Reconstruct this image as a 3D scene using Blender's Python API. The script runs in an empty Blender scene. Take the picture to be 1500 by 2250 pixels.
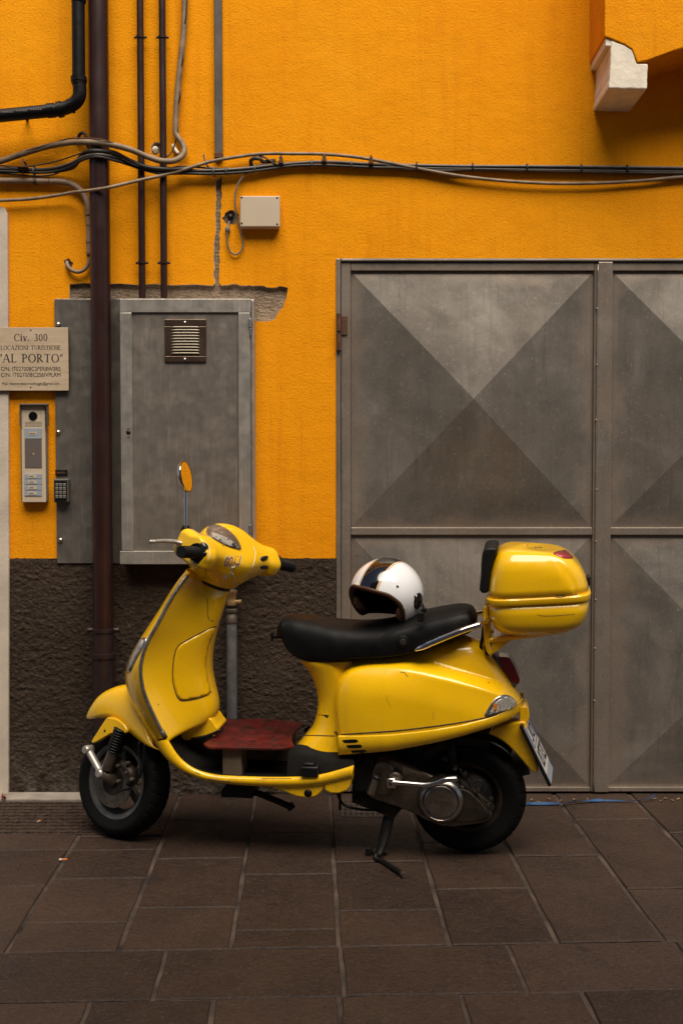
import bpy, bmesh, math, random
import numpy as np
from mathutils import Matrix, Vector
from mathutils.geometry import delaunay_2d_cdt

scene = bpy.context.scene
COL = scene.collection
random.seed(7)
rng = np.random.default_rng(11)
rad = math.radians

# ------------------------------------------------------------------ camera
FOC, DIST, EYE, PX, PY = 2505.0, 5.0, 1.446, 790.0, 1125.0   # focal length in photo pixels, metres to the wall, eye height
PITCH = math.atan(97 / FOC)
cam = bpy.data.cameras.new('camera')
cam_o = bpy.data.objects.new('camera', cam)
COL.objects.link(cam_o)
cam.sensor_fit = 'HORIZONTAL'
cam.sensor_width = 24.0
cam.lens = FOC / 1500.0 * 24.0
cam.shift_x = (750 - PX) / 1500.0
cam.clip_end = 300
cam_o.location = (0, -DIST, EYE)
cam_o.rotation_euler = (math.pi / 2 - PITCH, 0, 0)
scene.camera = cam_o

# ------------------------------------------------------------------ sky and sun (soft light in a narrow street)
SUN_EL, SUN_AZ = rad(59), rad(14)     # elevation; azimuth from straight behind the camera, negative = from the left
world = bpy.data.worlds.new('World')
scene.world = world
world.use_nodes = True
wn = world.node_tree
sky = wn.nodes.new('ShaderNodeTexSky')
sky.sky_type = 'NISHITA'
sky.sun_disc = False
sky.sun_elevation = SUN_EL
sky.sun_rotation = math.pi - SUN_AZ
sky.dust_density = 3.0
bgn = wn.nodes['Background']
wn.links.new(sky.outputs[0], bgn.inputs[0])
bgn.inputs[1].default_value = 0.05
sun = bpy.data.lights.new('sun', 'SUN')
sun.energy = 3.6
sun.angle = rad(52)
sun.color = (1.0, 0.90, 0.75)
sun_o = bpy.data.objects.new('sun', sun)
COL.objects.link(sun_o)
sd = Vector((math.sin(SUN_AZ) * math.cos(SUN_EL), -math.cos(SUN_AZ) * math.cos(SUN_EL), math.sin(SUN_EL)))
sun_o.rotation_euler = sd.to_track_quat('Z', 'Y').to_euler()
sun_o.location = (0, -4, 8)
scene.view_settings.view_transform = 'Standard'
scene.view_settings.look = 'None'
scene.view_settings.gamma = 1
scene.view_settings.exposure = 0.7
scene.cycles.max_bounces = 8

# ------------------------------------------------------------------ measuring helpers
CAM = np.array([0, -DIST, EYE])
def ray(px, py):
    a = (px - PX) / FOC; b = -(py - PY) / FOC
    c, s = math.cos(PITCH), math.sin(PITCH)
    return np.array([a, c + b * s, -s + b * c])
def W(px, py, Y=0.0):                     # point of the upright plane at depth Y
    r = ray(px, py); return CAM + r * (Y + DIST) / r[1]
def G(px, py, z=0.0):                     # point of the level plane at height z
    r = ray(px, py); return CAM + r * (z - EYE) / r[2]
def rotm(ax, a):
    return np.array(Matrix.Rotation(a, 3, ax if isinstance(ax, str) else Vector(ax)))
class Frame:
    def __init__(s, o, r): s.o = np.array(o, float); s.r = np.array(r, float)
    def w(s, p): return s.o + np.asarray(p, float) @ s.r.T
    def inv(s, p): return (np.asarray(p, float) - s.o) @ s.r
    def pix(s, px, py, c=0.0):            # point of this frame's plane y = c seen at a pixel, in frame coordinates
        o = s.r.T @ (CAM - s.o); d = s.r.T @ ray(px, py); return o + d * (c - o[1]) / d[1]
    def xz(s, pts, c=0.0): return [(lambda q: (q[0], q[2]))(s.pix(x, y, c)) for x, y in pts]
    def mat(s):
        m = Matrix(s.r.tolist()).to_4x4(); m.translation = Vector(s.o); return m
WORLD = Frame((0, 0, 0), np.eye(3))

# ------------------------------------------------------------------ object helpers
INV = {}
def thing(name, label, cat, frame=None, loc=(0, 0, 0), group=None, kind=None):
    o = bpy.data.objects.new(name, None)
    o.empty_display_size = 0.1
    COL.objects.link(o)
    fr = frame or Frame(loc, np.eye(3))
    o.matrix_world = fr.mat()
    INV[o.name] = fr
    if label: o['label'] = label
    if cat: o['category'] = cat
    if group: o['group'] = group
    if kind: o['kind'] = kind
    return o
def tag(o, label, cat, group=None, kind=None):
    if label: o['label'] = label
    if cat: o['category'] = cat
    if group: o['group'] = group
    if kind: o['kind'] = kind
    return o
def rootframe(p):
    while p.parent: p = p.parent
    return INV[p.name]
def make(name, verts, faces, mat, parent=None, frame=None, smooth=True, sub=0, bevel=0.0, sharp=None, solid=0.0, seg=2, mats=None, mi=None):
    """one mesh object; verts in `frame` (world by default)"""
    v = np.asarray(verts, float)
    if frame is not None: v = frame.w(v)
    if parent is not None:
        fr = rootframe(parent)
    else:
        fr = Frame(((v[:, 0].min() + v[:, 0].max()) / 2, (v[:, 1].min() + v[:, 1].max()) / 2, v[:, 2].min()), np.eye(3))
    v = fr.inv(v)
    me = bpy.data.meshes.new(name)
    me.from_pydata(v.tolist(), [], [list(map(int, f)) for f in faces])
    bm = bmesh.new(); bm.from_mesh(me)
    if len(bm.faces): bmesh.ops.recalc_face_normals(bm, faces=bm.faces)
    bm.to_mesh(me); bm.free()
    for m in (mats or [mat]): me.materials.append(m)
    if mi is not None: me.polygons.foreach_set('material_index', mi)
    me.polygons.foreach_set('use_smooth', [smooth] * len(me.polygons))
    if smooth and sharp: me.set_sharp_from_angle(angle=rad(sharp))
    o = bpy.data.objects.new(name, me)
    COL.objects.link(o)
    if parent is not None:
        o.parent = parent
    else:
        o.matrix_world = fr.mat(); INV[o.name] = fr
    if solid:
        m = o.modifiers.new('solid', 'SOLIDIFY'); m.thickness = abs(solid); m.offset = -1 if solid > 0 else 1
    if bevel:
        m = o.modifiers.new('bevel', 'BEVEL'); m.width = bevel; m.segments = seg; m.limit_method = 'ANGLE'; m.angle_limit = rad(35); m.harden_normals = False
    if sub:
        m = o.modifiers.new('sub', 'SUBSURF'); m.levels = sub; m.render_levels = sub
    return o

# ------------------------------------------------------------------ shape helpers: each returns (verts, faces)
def join(*parts):
    V, Fc, n = [], [], 0
    for v, f in parts:
        v = np.asarray(v, float).reshape(-1, 3)
        V.append(v); Fc += [[i + n for i in q] for q in f]; n += len(v)
    return np.vstack(V), Fc
def box(x0, x1, y0, y1, z0, z1):
    v = [(x, y, z) for x in (x0, x1) for y in (y0, y1) for z in (z0, z1)]
    return np.array(v, float), [(0, 1, 3, 2), (4, 6, 7, 5), (0, 4, 5, 1), (2, 3, 7, 6), (0, 2, 6, 4), (1, 5, 7, 3)]
def loft(rings, closed=True, cap=True):
    n = len(rings[0]); V = np.vstack([np.asarray(r, float) for r in rings]); Fc = []
    for i in range(len(rings) - 1):
        for j in range(n if closed else n - 1):
            k = (j + 1) % n
            Fc.append((i * n + j, i * n + k, (i + 1) * n + k, (i + 1) * n + j))
    if cap and closed:
        Fc.append(tuple(range(n))[::-1]); Fc.append(tuple(range((len(rings) - 1) * n, len(rings) * n)))
    return V, Fc
def spline(pts, n):
    """Catmull-Rom through pts, n samples evenly spread by length"""
    P = np.asarray(pts, float)
    if len(P) == 2: return np.array([P[0] + (P[1] - P[0]) * t for t in np.linspace(0, 1, n)])
    Q = np.vstack([2 * P[0] - P[1], P, 2 * P[-1] - P[-2]])
    out = []
    for i in range(1, len(Q) - 2):
        p0, p1, p2, p3 = Q[i - 1:i + 3]
        for t in np.linspace(0, 1, 16, endpoint=False):
            out.append(0.5 * (2 * p1 + (p2 - p0) * t + (2 * p0 - 5 * p1 + 4 * p2 - p3) * t * t + (3 * p1 - p0 - 3 * p2 + p3) * t ** 3))
    out.append(P[-1]); out = np.array(out)
    d = np.concatenate([[0], np.cumsum(np.linalg.norm(np.diff(out, axis=0), axis=1))])
    s = np.linspace(0, d[-1], n)
    return np.stack([np.interp(s, d, out[:, k]) for k in range(out.shape[1])], 1)
def tube(path, r, seg=10, n=None, cap=True, flat=1.0):
    P = np.asarray(path, float) if n is None else spline(path, n)
    R = np.full(len(P), r) if np.isscalar(r) else np.interp(np.linspace(0, 1, len(P)), np.linspace(0, 1, len(r)), r)
    T = np.gradient(P, axis=0); T /= np.linalg.norm(T, axis=1)[:, None]
    u = np.cross(T[0], (0, 0, 1.0));
    if np.linalg.norm(u) < 0.1: u = np.cross(T[0], (0, 1.0, 0))
    u /= np.linalg.norm(u); rings = []
    for p, t, rr in zip(P, T, R):
        u = u - t * (u @ t); u /= np.linalg.norm(u); w = np.cross(t, u)
        rings.append([p + rr * (math.cos(a) * u + flat * math.sin(a) * w) for a in np.linspace(0, 2 * math.pi, seg, endpoint=False)])
    return loft(rings, True, cap)
def lathe(prof, axis='y', seg=32, o=(0, 0, 0), ang=(0, 2 * math.pi)):
    """prof: (radius, along) pairs, spun about axis through o"""
    full = abs(ang[1] - ang[0] - 2 * math.pi) < 1e-6
    A = np.linspace(ang[0], ang[1], seg, endpoint=not full)
    rings = []
    for r, h in prof:
        rg = []
        for a in A:
            c, s = r * math.cos(a), r * math.sin(a)
            rg.append({'y': (c, h, s), 'z': (c, s, h), 'x': (h, c, s)}[axis])
        rings.append(np.array(rg) + np.array(o))
    v, f = loft(rings, full, False); n = len(A)
    if full and prof[0][0] > 1e-5 and prof[0] != prof[-1]: f.append(tuple(range(n))[::-1])
    if full and prof[-1][0] > 1e-5 and prof[0] != prof[-1]: f.append(tuple(range((len(prof) - 1) * n, len(prof) * n)))
    return v, f
def prism(poly, y0, y1):
    """side outline (x, z) extruded between y0 and y1"""
    n = len(poly)
    V = [(x, y0, z) for x, z in poly] + [(x, y1, z) for x, z in poly]
    Fc = [tuple(range(n)), tuple(range(2 * n - 1, n - 1, -1))] + [(i, i + n, (i + 1) % n + n, (i + 1) % n) for i in range(n)]
    return np.array(V, float), Fc
def smooth_poly(pts, n=40):
    P = list(pts) + [pts[0]]
    P = np.asarray(P, float)
    Q = np.vstack([P[-2], P, P[1]]); out = []
    for i in range(1, len(Q) - 2):
        p0, p1, p2, p3 = Q[i - 1:i + 3]
        for t in np.linspace(0, 1, 8, endpoint=False):
            out.append(0.5 * (2 * p1 + (p2 - p0) * t + (2 * p0 - 5 * p1 + 4 * p2 - p3) * t * t + (3 * p1 - p0 - 3 * p2 + p3) * t ** 3))
    out = np.array(out + [out[0]])
    d = np.concatenate([[0], np.cumsum(np.linalg.norm(np.diff(out, axis=0), axis=1))])
    s = np.linspace(0, d[-1], n, endpoint=False)
    return np.stack([np.interp(s, d, out[:, k]) for k in range(2)], 1)
def sdist(px, pz, poly):
    """signed distance to polygon, positive inside"""
    P = np.asarray(poly, float); px = np.asarray(px, float); pz = np.asarray(pz, float)
    dmin = np.full(px.shape, 1e9); ins = np.zeros(px.shape, bool)
    for i in range(len(P)):
        a, b = P[i], P[(i + 1) % len(P)]
        e = b - a; L = e @ e + 1e-12
        t = np.clip(((px - a[0]) * e[0] + (pz - a[1]) * e[1]) / L, 0, 1)
        d = np.hypot(px - a[0] - t * e[0], pz - a[1] - t * e[1]); dmin = np.minimum(dmin, d)
        c = ((a[1] > pz) != (b[1] > pz)) & (px < (b[0] - a[0]) * (pz - a[1]) / (b[1] - a[1] + 1e-12) + a[0])
        ins ^= c
    return np.where(ins, dmin, -dmin)
def smooth01(t): t = np.clip(t, 0, 1); return t * t * (3 - 2 * t)
def fill2d(outer, holes=()):
    """triangulated flat region with holes: (points 2d, tris)"""
    vs, es = [], []
    for lp in [outer] + list(holes):
        n0 = len(vs); vs += [Vector((float(a), float(b))) for a, b in lp]
        es += [(n0 + i, n0 + (i + 1) % len(lp)) for i in range(len(lp))]
    r = delaunay_2d_cdt(vs, es, [], 0, 1e-6)
    v2, f2 = r[0], r[2]
    hp = [np.array(h, float) for h in holes]; keep = []
    for f in f2:
        c = sum((v2[i] for i in f), Vector((0, 0))) / len(f)
        if sdist(np.array([c[0]]), np.array([c[1]]), outer)[0] < 0: continue
        if any(sdist(np.array([c[0]]), np.array([c[1]]), h)[0] > 0 for h in hp): continue
        keep.append(tuple(f))
    return np.array([tuple(p) for p in v2]), keep
def slab2d(outer, holes, y0, y1):
    """upright region (x, z) with holes, given thickness: front at y0, back at y1"""
    p, t = fill2d(outer, holes); n = len(p)
    V = np.vstack([np.column_stack([p[:, 0], np.full(n, y0), p[:, 1]]), np.column_stack([p[:, 0], np.full(n, y1), p[:, 1]])])
    cnt = {}
    for f in t:
        for i in range(len(f)):
            a, b = f[i], f[(i + 1) % len(f)]; cnt[(min(a, b), max(a, b))] = cnt.get((min(a, b), max(a, b)), 0) + 1
    Fc = [tuple(f) for f in t] + [tuple(i + n for i in f[::-1]) for f in t]
    Fc += [(a, b, b + n, a + n) for (a, b), c in cnt.items() if c == 1]
    return V, Fc
def surface_nets(f, lo, hi, h):
    """smooth skin of the solid f < 0"""
    ax = [np.arange(lo[k], hi[k] + h, h) for k in range(3)]
    X, Y, Z = np.meshgrid(*ax, indexing='ij'); val = f(X, Y, Z); nx, ny, nz = val.shape
    s = val < 0
    acc = np.zeros((nx - 1, ny - 1, nz - 1, 3)); cnt = np.zeros((nx - 1, ny - 1, nz - 1))
    cs = [(i, j, k) for i in (0, 1) for j in (0, 1) for k in (0, 1)]
    def sl(c): return (slice(c[0], nx - 1 + c[0]), slice(c[1], ny - 1 + c[1]), slice(c[2], nz - 1 + c[2]))
    for a in cs:
        for k in range(3):
            if a[k] == 0:
                b = list(a); b[k] = 1; b = tuple(b)
                va, vb = val[sl(a)], val[sl(b)]
                m = (va < 0) != (vb < 0)
                t = np.where(m, va / np.where(m, va - vb, 1), 0)
                for q in range(3):
                    acc[..., q] += np.where(m, a[q] + (t if q == k else 0), 0)
                cnt += m
    act = cnt > 0; idx = -np.ones(act.shape, int); idx[act] = np.arange(act.sum())
    ii = np.argwhere(act); P = (acc[act] / cnt[act][:, None] + ii) * h + np.array(lo)
    Fc = []
    for k in range(3):
        a = [slice(None)] * 3; b = [slice(None)] * 3
        a[k] = slice(0, -1); b[k] = slice(1, None)
        d = s[tuple(a)] != s[tuple(b)]
        e = np.argwhere(d); u, w = (k + 1) % 3, (k + 2) % 3
        ok = (e[:, u] > 0) & (e[:, w] > 0) & (e[:, u] < act.shape[u]) & (e[:, w] < act.shape[w]); e = e[ok]
        def at(du, dw):
            q = e.copy(); q[:, u] -= du; q[:, w] -= dw; return idx[q[:, 0], q[:, 1], q[:, 2]]
        Q = np.stack([at(0, 0), at(1, 0), at(1, 1), at(0, 1)], 1); Fc += Q[(Q >= 0).all(1)].tolist()
    for _ in range(2):
        g = np.zeros_like(P); e = h * 0.4; v0 = f(P[:, 0], P[:, 1], P[:, 2])
        for q in range(3):
            d = np.zeros(3); d[q] = e
            A, B = P + d, P - d
            g[:, q] = (f(A[:, 0], A[:, 1], A[:, 2]) - f(B[:, 0], B[:, 1], B[:, 2])) / (2 * e)
        P = P - np.clip(v0 / ((g ** 2).sum(1) + 1e-9), -h, h)[:, None] * g * 0.8
    return P, Fc
def smin(a, b, k):
    h = np.clip(0.5 + 0.5 * (b - a) / k, 0, 1); return b * (1 - h) + a * h - k * h * (1 - h)
def s_caps(X, Y, Z, a, b, r0, r1):
    a = np.array(a, float); b = np.array(b, float); d = b - a
    t = np.clip(((X - a[0]) * d[0] + (Y - a[1]) * d[1] + (Z - a[2]) * d[2]) / (d @ d), 0, 1)
    return np.sqrt((X - a[0] - t * d[0]) ** 2 + (Y - a[1] - t * d[1]) ** 2 + (Z - a[2] - t * d[2]) ** 2) - (r0 + (r1 - r0) * t)
def s_ell(X, Y, Z, c, r):
    q = np.sqrt(((X - c[0]) / r[0]) ** 2 + ((Y - c[1]) / r[1]) ** 2 + ((Z - c[2]) / r[2]) ** 2); return (q - 1) * min(r)
def s_box(X, Y, Z, c, b, r):
    q = [np.abs(X - c[0]) - b[0] + r, np.abs(Y - c[1]) - b[1] + r, np.abs(Z - c[2]) - b[2] + r]
    return np.sqrt(sum(np.maximum(k, 0) ** 2 for k in q)) + np.minimum(np.maximum(np.maximum(q[0], q[1]), q[2]), 0) - r
def vnoise(x, y, seed=0):
    r = np.random.default_rng(seed).random((256, 256)); xi, yi = np.floor(x).astype(int), np.floor(y).astype(int); fx, fy = x - xi, y - yi
    fx, fy = fx * fx * (3 - 2 * fx), fy * fy * (3 - 2 * fy); a = lambda i, j: r[(xi + i) % 256, (yi + j) % 256]
    return (a(0, 0) * (1 - fx) + a(1, 0) * fx) * (1 - fy) + (a(0, 1) * (1 - fx) + a(1, 1) * fx) * fy
def fbm(x, y, seed=0, octv=4):
    s = 0; amp = .5
    for k in range(octv): s = s + amp * vnoise(x * 2 ** k + 17.3 * k, y * 2 ** k + 9.1 * k, seed + k); amp *= .55
    return s
def wpoly(pts, Y=0.0): return [(lambda q: (q[0], q[2]))(W(x, y, Y)) for x, y in pts]
def rough(pts, amp, step, seed=0, closed=True):
    """a polyline in pixels made ragged"""
    r = random.Random(seed); out = []
    n = len(pts)
    for i in range(n if closed else n - 1):
        a, b = np.array(pts[i], float), np.array(pts[(i + 1) % n], float); m = max(1, int(np.linalg.norm(b - a) / step))
        nrm = np.array([-(b - a)[1], (b - a)[0]]) / (np.linalg.norm(b - a) + 1e-9)
        for k in range(m): out.append(tuple(a + (b - a) * k / m + nrm * r.uniform(-amp, amp)))
    return out
def text_mesh(txt, size, bold=0.0, spacing=1.0, extrude=0.0, align='CENTER', shear=0.0):
    cu = bpy.data.curves.new('lettering', 'FONT'); cu.body = txt; cu.size = size; cu.align_x = align; cu.offset = bold; cu.space_character = spacing; cu.extrude = extrude; cu.resolution_u = 3; cu.shear = shear
    ob = bpy.data.objects.new('lettering', cu); COL.objects.link(ob)
    dg = bpy.context.evaluated_depsgraph_get(); me = bpy.data.meshes.new_from_object(ob.evaluated_get(dg))
    v = np.array([tuple(q.co) for q in me.vertices]).reshape(-1, 3); f = [tuple(p.vertices) for p in me.polygons]
    bpy.data.objects.remove(ob); bpy.data.curves.remove(cu); bpy.data.meshes.remove(me)
    return v, f
# ------------------------------------------------------------------ materials
class Mat:
    def __init__(s, name):
        s.m = bpy.data.materials.new(name); s.m.use_nodes = True; s.t = s.m.node_tree
        s.b = s.t.nodes['Principled BSDF']; s.tc = None
    def n(s, typ, **kw):
        nd = s.t.nodes.new(typ)
        for k, v in kw.items(): setattr(nd, k, v)
        return nd
    def l(s, a, b): s.t.links.new(a, b)
    def co(s, kind='Object'):
        if s.tc is None: s.tc = s.n('ShaderNodeTexCoord')
        return s.tc.outputs[kind]
    def pos(s):
        g = s.n('ShaderNodeNewGeometry'); return g.outputs['Position']
    def noise(s, scale, detail=4, rough=0.55, vec=None, stretch=None, dist=0.0):
        nd = s.n('ShaderNodeTexNoise'); nd.inputs['Scale'].default_value = scale; nd.inputs['Detail'].default_value = detail; nd.inputs['Roughness'].default_value = rough; nd.inputs['Distortion'].default_value = dist
        v = vec if vec is not None else s.pos()
        if stretch:
            mp = s.n('ShaderNodeMapping'); mp.inputs['Scale'].default_value = stretch; s.l(v, mp.inputs[0]); v = mp.outputs[0]
        s.l(v, nd.inputs['Vector']); return nd.outputs['Fac']
    def ramp(s, fac, stops, interp='LINEAR'):
        r = s.n('ShaderNodeValToRGB'); e = r.color_ramp.elements; r.color_ramp.interpolation = interp
        while len(e) < len(stops): e.new(0.5)
        for q, (p, c) in zip(e, stops): q.position = p; q.color = tuple(c) + (1,) if len(c) == 3 else c
        s.l(fac, r.inputs[0]); return r.outputs[0]
    def fl(s, fac, a, b, lo=0.0, hi=1.0):
        r = s.n('ShaderNodeMapRange'); r.inputs[1].default_value = a; r.inputs[2].default_value = b; r.inputs[3].default_value = lo; r.inputs[4].default_value = hi; s.l(fac, r.inputs[0]); return r.outputs[0]
    def mix(s, fac, a, b, mode='MIX'):
        m = s.n('ShaderNodeMix', data_type='RGBA', blend_type=mode)
        for sock, v in ((m.inputs[0], fac), (m.inputs[6], a), (m.inputs[7], b)):
            if hasattr(v, 'links'): s.l(v, sock)
            elif isinstance(v, (int, float)): sock.default_value = v
            else: sock.default_value = tuple(v) + (1,)
        return m.outputs[2]
    def math(s, op, a, b=0.0):
        m = s.n('ShaderNodeMath', operation=op)
        for sock, v in ((m.inputs[0], a), (m.inputs[1], b)):
            if hasattr(v, 'links'): s.l(v, sock)
            else: sock.default_value = v
        return m.outputs[0]
    def bump(s, h, strength, dist, prev=None):
        b = s.n('ShaderNodeBump'); b.inputs['Strength'].default_value = strength; b.inputs['Distance'].default_value = dist; s.l(h, b.inputs['Height'])
        if prev is not None: s.l(prev, b.inputs['Normal'])
        return b.outputs[0]
    def set(s, color=None, rough=None, metal=None, normal=None, coat=None, coatr=None, trans=None, ior=None, spec=None, emit=None):
        I = s.b.inputs
        for key, v in (('Base Color', color), ('Roughness', rough), ('Metallic', metal), ('Normal', normal), ('Coat Weight', coat), ('Coat Roughness', coatr), ('Transmission Weight', trans), ('IOR', ior), ('Specular IOR Level', spec)):
            if v is None: continue
            if hasattr(v, 'links'): s.l(v, I[key])
            elif isinstance(v, (int, float)): I[key].default_value = v
            else: I[key].default_value = tuple(v) + (1,)
        return s.m
def simple(name, color, rough=0.5, metal=0.0, var=0.0, scale=30, coat=0.0, bump=0.0, bscale=200, spec=0.5):
    m = Mat(name)
    c = color
    if var:
        f = m.noise(scale, 5)
        c = m.ramp(f, [(0.3, [k * (1 - var) for k in color]), (0.7, [min(1, k * (1 + var)) for k in color])])
    nrm = m.bump(m.noise(bscale, 3), bump, 0.002) if bump else None
    rg = m.fl(m.noise(scale * 0.7, 4), 0.3, 0.7, max(0.02, rough - 0.08), min(1, rough + 0.08)) if var else rough
    return m.set(color=c, rough=rg, metal=metal, coat=coat, normal=nrm, spec=spec)

def m_plaster():
    m = Mat('yellow_plaster')
    big = m.noise(1.3, 5, 0.6); mid = m.noise(9, 4, 0.6); streak = m.noise(3.2, 5, 0.6, stretch=(5, 1, 0.35)); fine = m.noise(120, 3, 0.6)
    c = m.ramp(big, [(0.3, (0.82, 0.290, 0.002)), (0.7, (0.89, 0.340, 0.003))])
    c = m.mix(m.fl(streak, 0.52, 0.75, 0, 0.5), c, (0.70, 0.215, 0.002))
    c = m.mix(m.fl(m.noise(4.5, 6, 0.7, stretch=(2.2, 1, 0.8)), 0.60, 0.72, 0, 0.3), c, (0.55, 0.17, 0.002))
    c = m.mix(m.fl(m.noise(2.2, 6, 0.7, stretch=(10, 1, 0.5)), 0.58, 0.72, 0, 0.35), c, (0.58, 0.19, 0.004))
    c = m.mix(m.fl(m.noise(1.1, 5, 0.6), 0.52, 0.7, 0, 0.35), c, (0.90, 0.40, 0.012))
    c = m.mix(m.fl(mid, 0.58, 0.8, 0, 0.3), c, (0.87, 0.40, 0.015))
    c = m.mix(m.fl(fine, 0.30, 0.50, 0.4, 0), c, (0.56, 0.17, 0.002))
    b1 = m.bump(m.noise(120, 3, 0.6), 0.55, 0.0045)
    b2 = m.bump(m.noise(260, 2, 0.5), 0.5, 0.002, b1)
    b3 = m.bump(m.noise(5, 4, 0.6), 0.35, 0.02, b2)
    return m.set(color=c, rough=0.92, normal=b3, spec=0.15)
def m_stucco():
    m = Mat('brown_roughcast')
    big = m.noise(2.5, 5); mid = m.noise(34, 5, 0.65, stretch=(1, 1, 1.3)); fine = m.noise(160, 4, 0.6)
    c = m.ramp(big, [(0.3, (0.038, 0.026, 0.019)), (0.7, (0.068, 0.048, 0.035))])
    c = m.mix(m.fl(mid, 0.55, 0.75, 0, 0.6), c, (0.078, 0.056, 0.041))
    c = m.mix(m.fl(fine, 0.70, 0.76, 0, 0.7), c, (0.28, 0.22, 0.17))
    z = m.n('ShaderNodeSeparateXYZ'); m.l(m.pos(), z.inputs[0])
    low = m.math('MULTIPLY', m.fl(z.outputs[2], 0.0, 0.28, 1, 0), m.fl(m.noise(14, 5, 0.65), 0.42, 0.6))
    c = m.mix(m.math('MULTIPLY', low, 0.55), c, (0.17, 0.145, 0.12))       # salt bloom along the foot
    c = m.mix(m.fl(m.noise(75, 4, 0.7), 0.55, 0.68, 0, 0.6), c, (0.11, 0.082, 0.06))
    b1 = m.bump(m.noise(34, 6, 0.68, stretch=(1, 1, 1.3), dist=0.6), 0.8, 0.03)
    b2 = m.bump(fine, 0.6, 0.006, b1)
    return m.set(color=c, rough=0.95, normal=b2, spec=0.12)
def m_mortar():
    m = Mat('bare_mortar')
    c = m.ramp(m.noise(25, 6, 0.65), [(0.3, (0.23, 0.165, 0.115)), (0.7, (0.42, 0.315, 0.225))])
    c = m.mix(m.fl(m.noise(140, 3), 0.62, 0.72, 0, 0.6), c, (0.48, 0.38, 0.28))
    b = m.bump(m.noise(55, 5, 0.6, stretch=(1, 1, 1.6)), 1.0, 0.02)
    b = m.bump(m.noise(260, 3), 0.6, 0.004, b)
    return m.set(color=c, rough=0.95, normal=b, spec=0.1)
def m_galv(name='galvanised_metal', base=(0.42, 0.385, 0.345), streaks=True):
    m = Mat(name)
    cl = m.noise(14, 6, 0.65, dist=1.2); c = m.ramp(cl, [(0.25, [k * 0.86 for k in base]), (0.75, [k * 1.12 for k in base])])
    if streaks:
        st = m.noise(9, 6, 0.7, stretch=(9, 1, 0.5)); c = m.mix(m.fl(st, 0.50, 0.72, 0, 0.5), c, [min(1, k * 1.6) for k in base])
    c = m.mix(m.fl(m.noise(70, 4, 0.6), 0.66, 0.76, 0, 0.4), c, [k * 1.5 for k in base])
    r = m.fl(m.noise(20, 5, 0.6), 0.3, 0.7, 0.28, 0.52)
    b = m.bump(m.noise(180, 4, 0.6, stretch=(1, 1, 0.2)), 0.12, 0.002)
    return m.set(color=c, rough=r, metal=0.65, normal=b)
def m_door():
    m = Mat('weathered_door_steel')
    cl = m.noise(2.6, 6, 0.62, dist=0.8)
    c = m.ramp(cl, [(0.28, (0.145, 0.126, 0.108)), (0.5, (0.205, 0.182, 0.158)), (0.72, (0.32, 0.283, 0.246))])
    warm = m.noise(1.7, 4, 0.6); c = m.mix(m.fl(warm, 0.55, 0.75, 0, 0.5), c, (0.25, 0.19, 0.148))
    st = m.noise(6, 6, 0.7, stretch=(8, 1, 0.4)); c = m.mix(m.fl(st, 0.52, 0.74, 0, 0.6), c, (0.125, 0.112, 0.098))
    sc = m.noise(55, 3, 0.6, stretch=(1.2, 1, 0.28)); c = m.mix(m.fl(sc, 0.72, 0.74, 0, 0.7), c, (0.50, 0.43, 0.34))
    vo = m.n('ShaderNodeTexVoronoi'); vo.inputs['Scale'].default_value = 26; m.l(m.pos(), vo.inputs['Vector'])
    sp = m.math('MULTIPLY', m.fl(vo.outputs['Distance'], 0.05, 0.11, 1, 0), m.fl(m.noise(3.5, 2), 0.52, 0.6))
    c = m.mix(m.math('MULTIPLY', sp, 0.7), c, (0.48, 0.40, 0.28))
    sx = m.n('ShaderNodeSeparateXYZ'); m.l(m.pos(), sx.inputs[0]); dmin = None
    for ax, vals in ((0, [W(k, 1150)[0] for k in (771, 1302, 1342)]), (2, [W(750, k)[2] for k in (594, 1158, 1177, 1731)])):
        for q in vals:
            d = m.math('ABSOLUTE', m.math('SUBTRACT', sx.outputs[ax], q)); d = m.math('MULTIPLY', d, 1.0 if ax == 0 else 1.6); dmin = d if dmin is None else m.math('MINIMUM', dmin, d)
    ed_ = m.math('SUBTRACT', m.fl(m.noise(3.0, 5, 0.6), 0.35, 0.65, 0.0, 0.11), dmin)      # old primer left along the frame edges
    c = m.mix(m.fl(ed_, -0.03, 0.03, 0, 0.55), c, (0.33, 0.26, 0.205))
    c = m.mix(m.fl(m.noise(75, 4, 0.65), 0.56, 0.70, 0, 0.35), c, (0.42, 0.37, 0.32))
    c = m.mix(m.fl(m.noise(48, 5, 0.7), 0.60, 0.72, 0, 0.5), c, (0.09, 0.078, 0.066))
    gr = m.fl(m.noise(330, 2, 0.5), 0.3, 0.7, 0.88, 1.12); g2 = m.n('ShaderNodeCombineColor'); [m.l(gr, g2.inputs[k]) for k in range(3)]
    c = m.mix(1.0, c, g2.outputs[0], 'MULTIPLY')
    r = m.fl(m.noise(5, 5, 0.65), 0.3, 0.7, 0.30, 0.5)
    b = m.bump(m.noise(3.0, 3), 0.25, 0.02); b = m.bump(m.noise(150, 4, 0.6), 0.1, 0.002, b)
    return m.set(color=c, rough=r, metal=0.5, normal=b)
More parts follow.
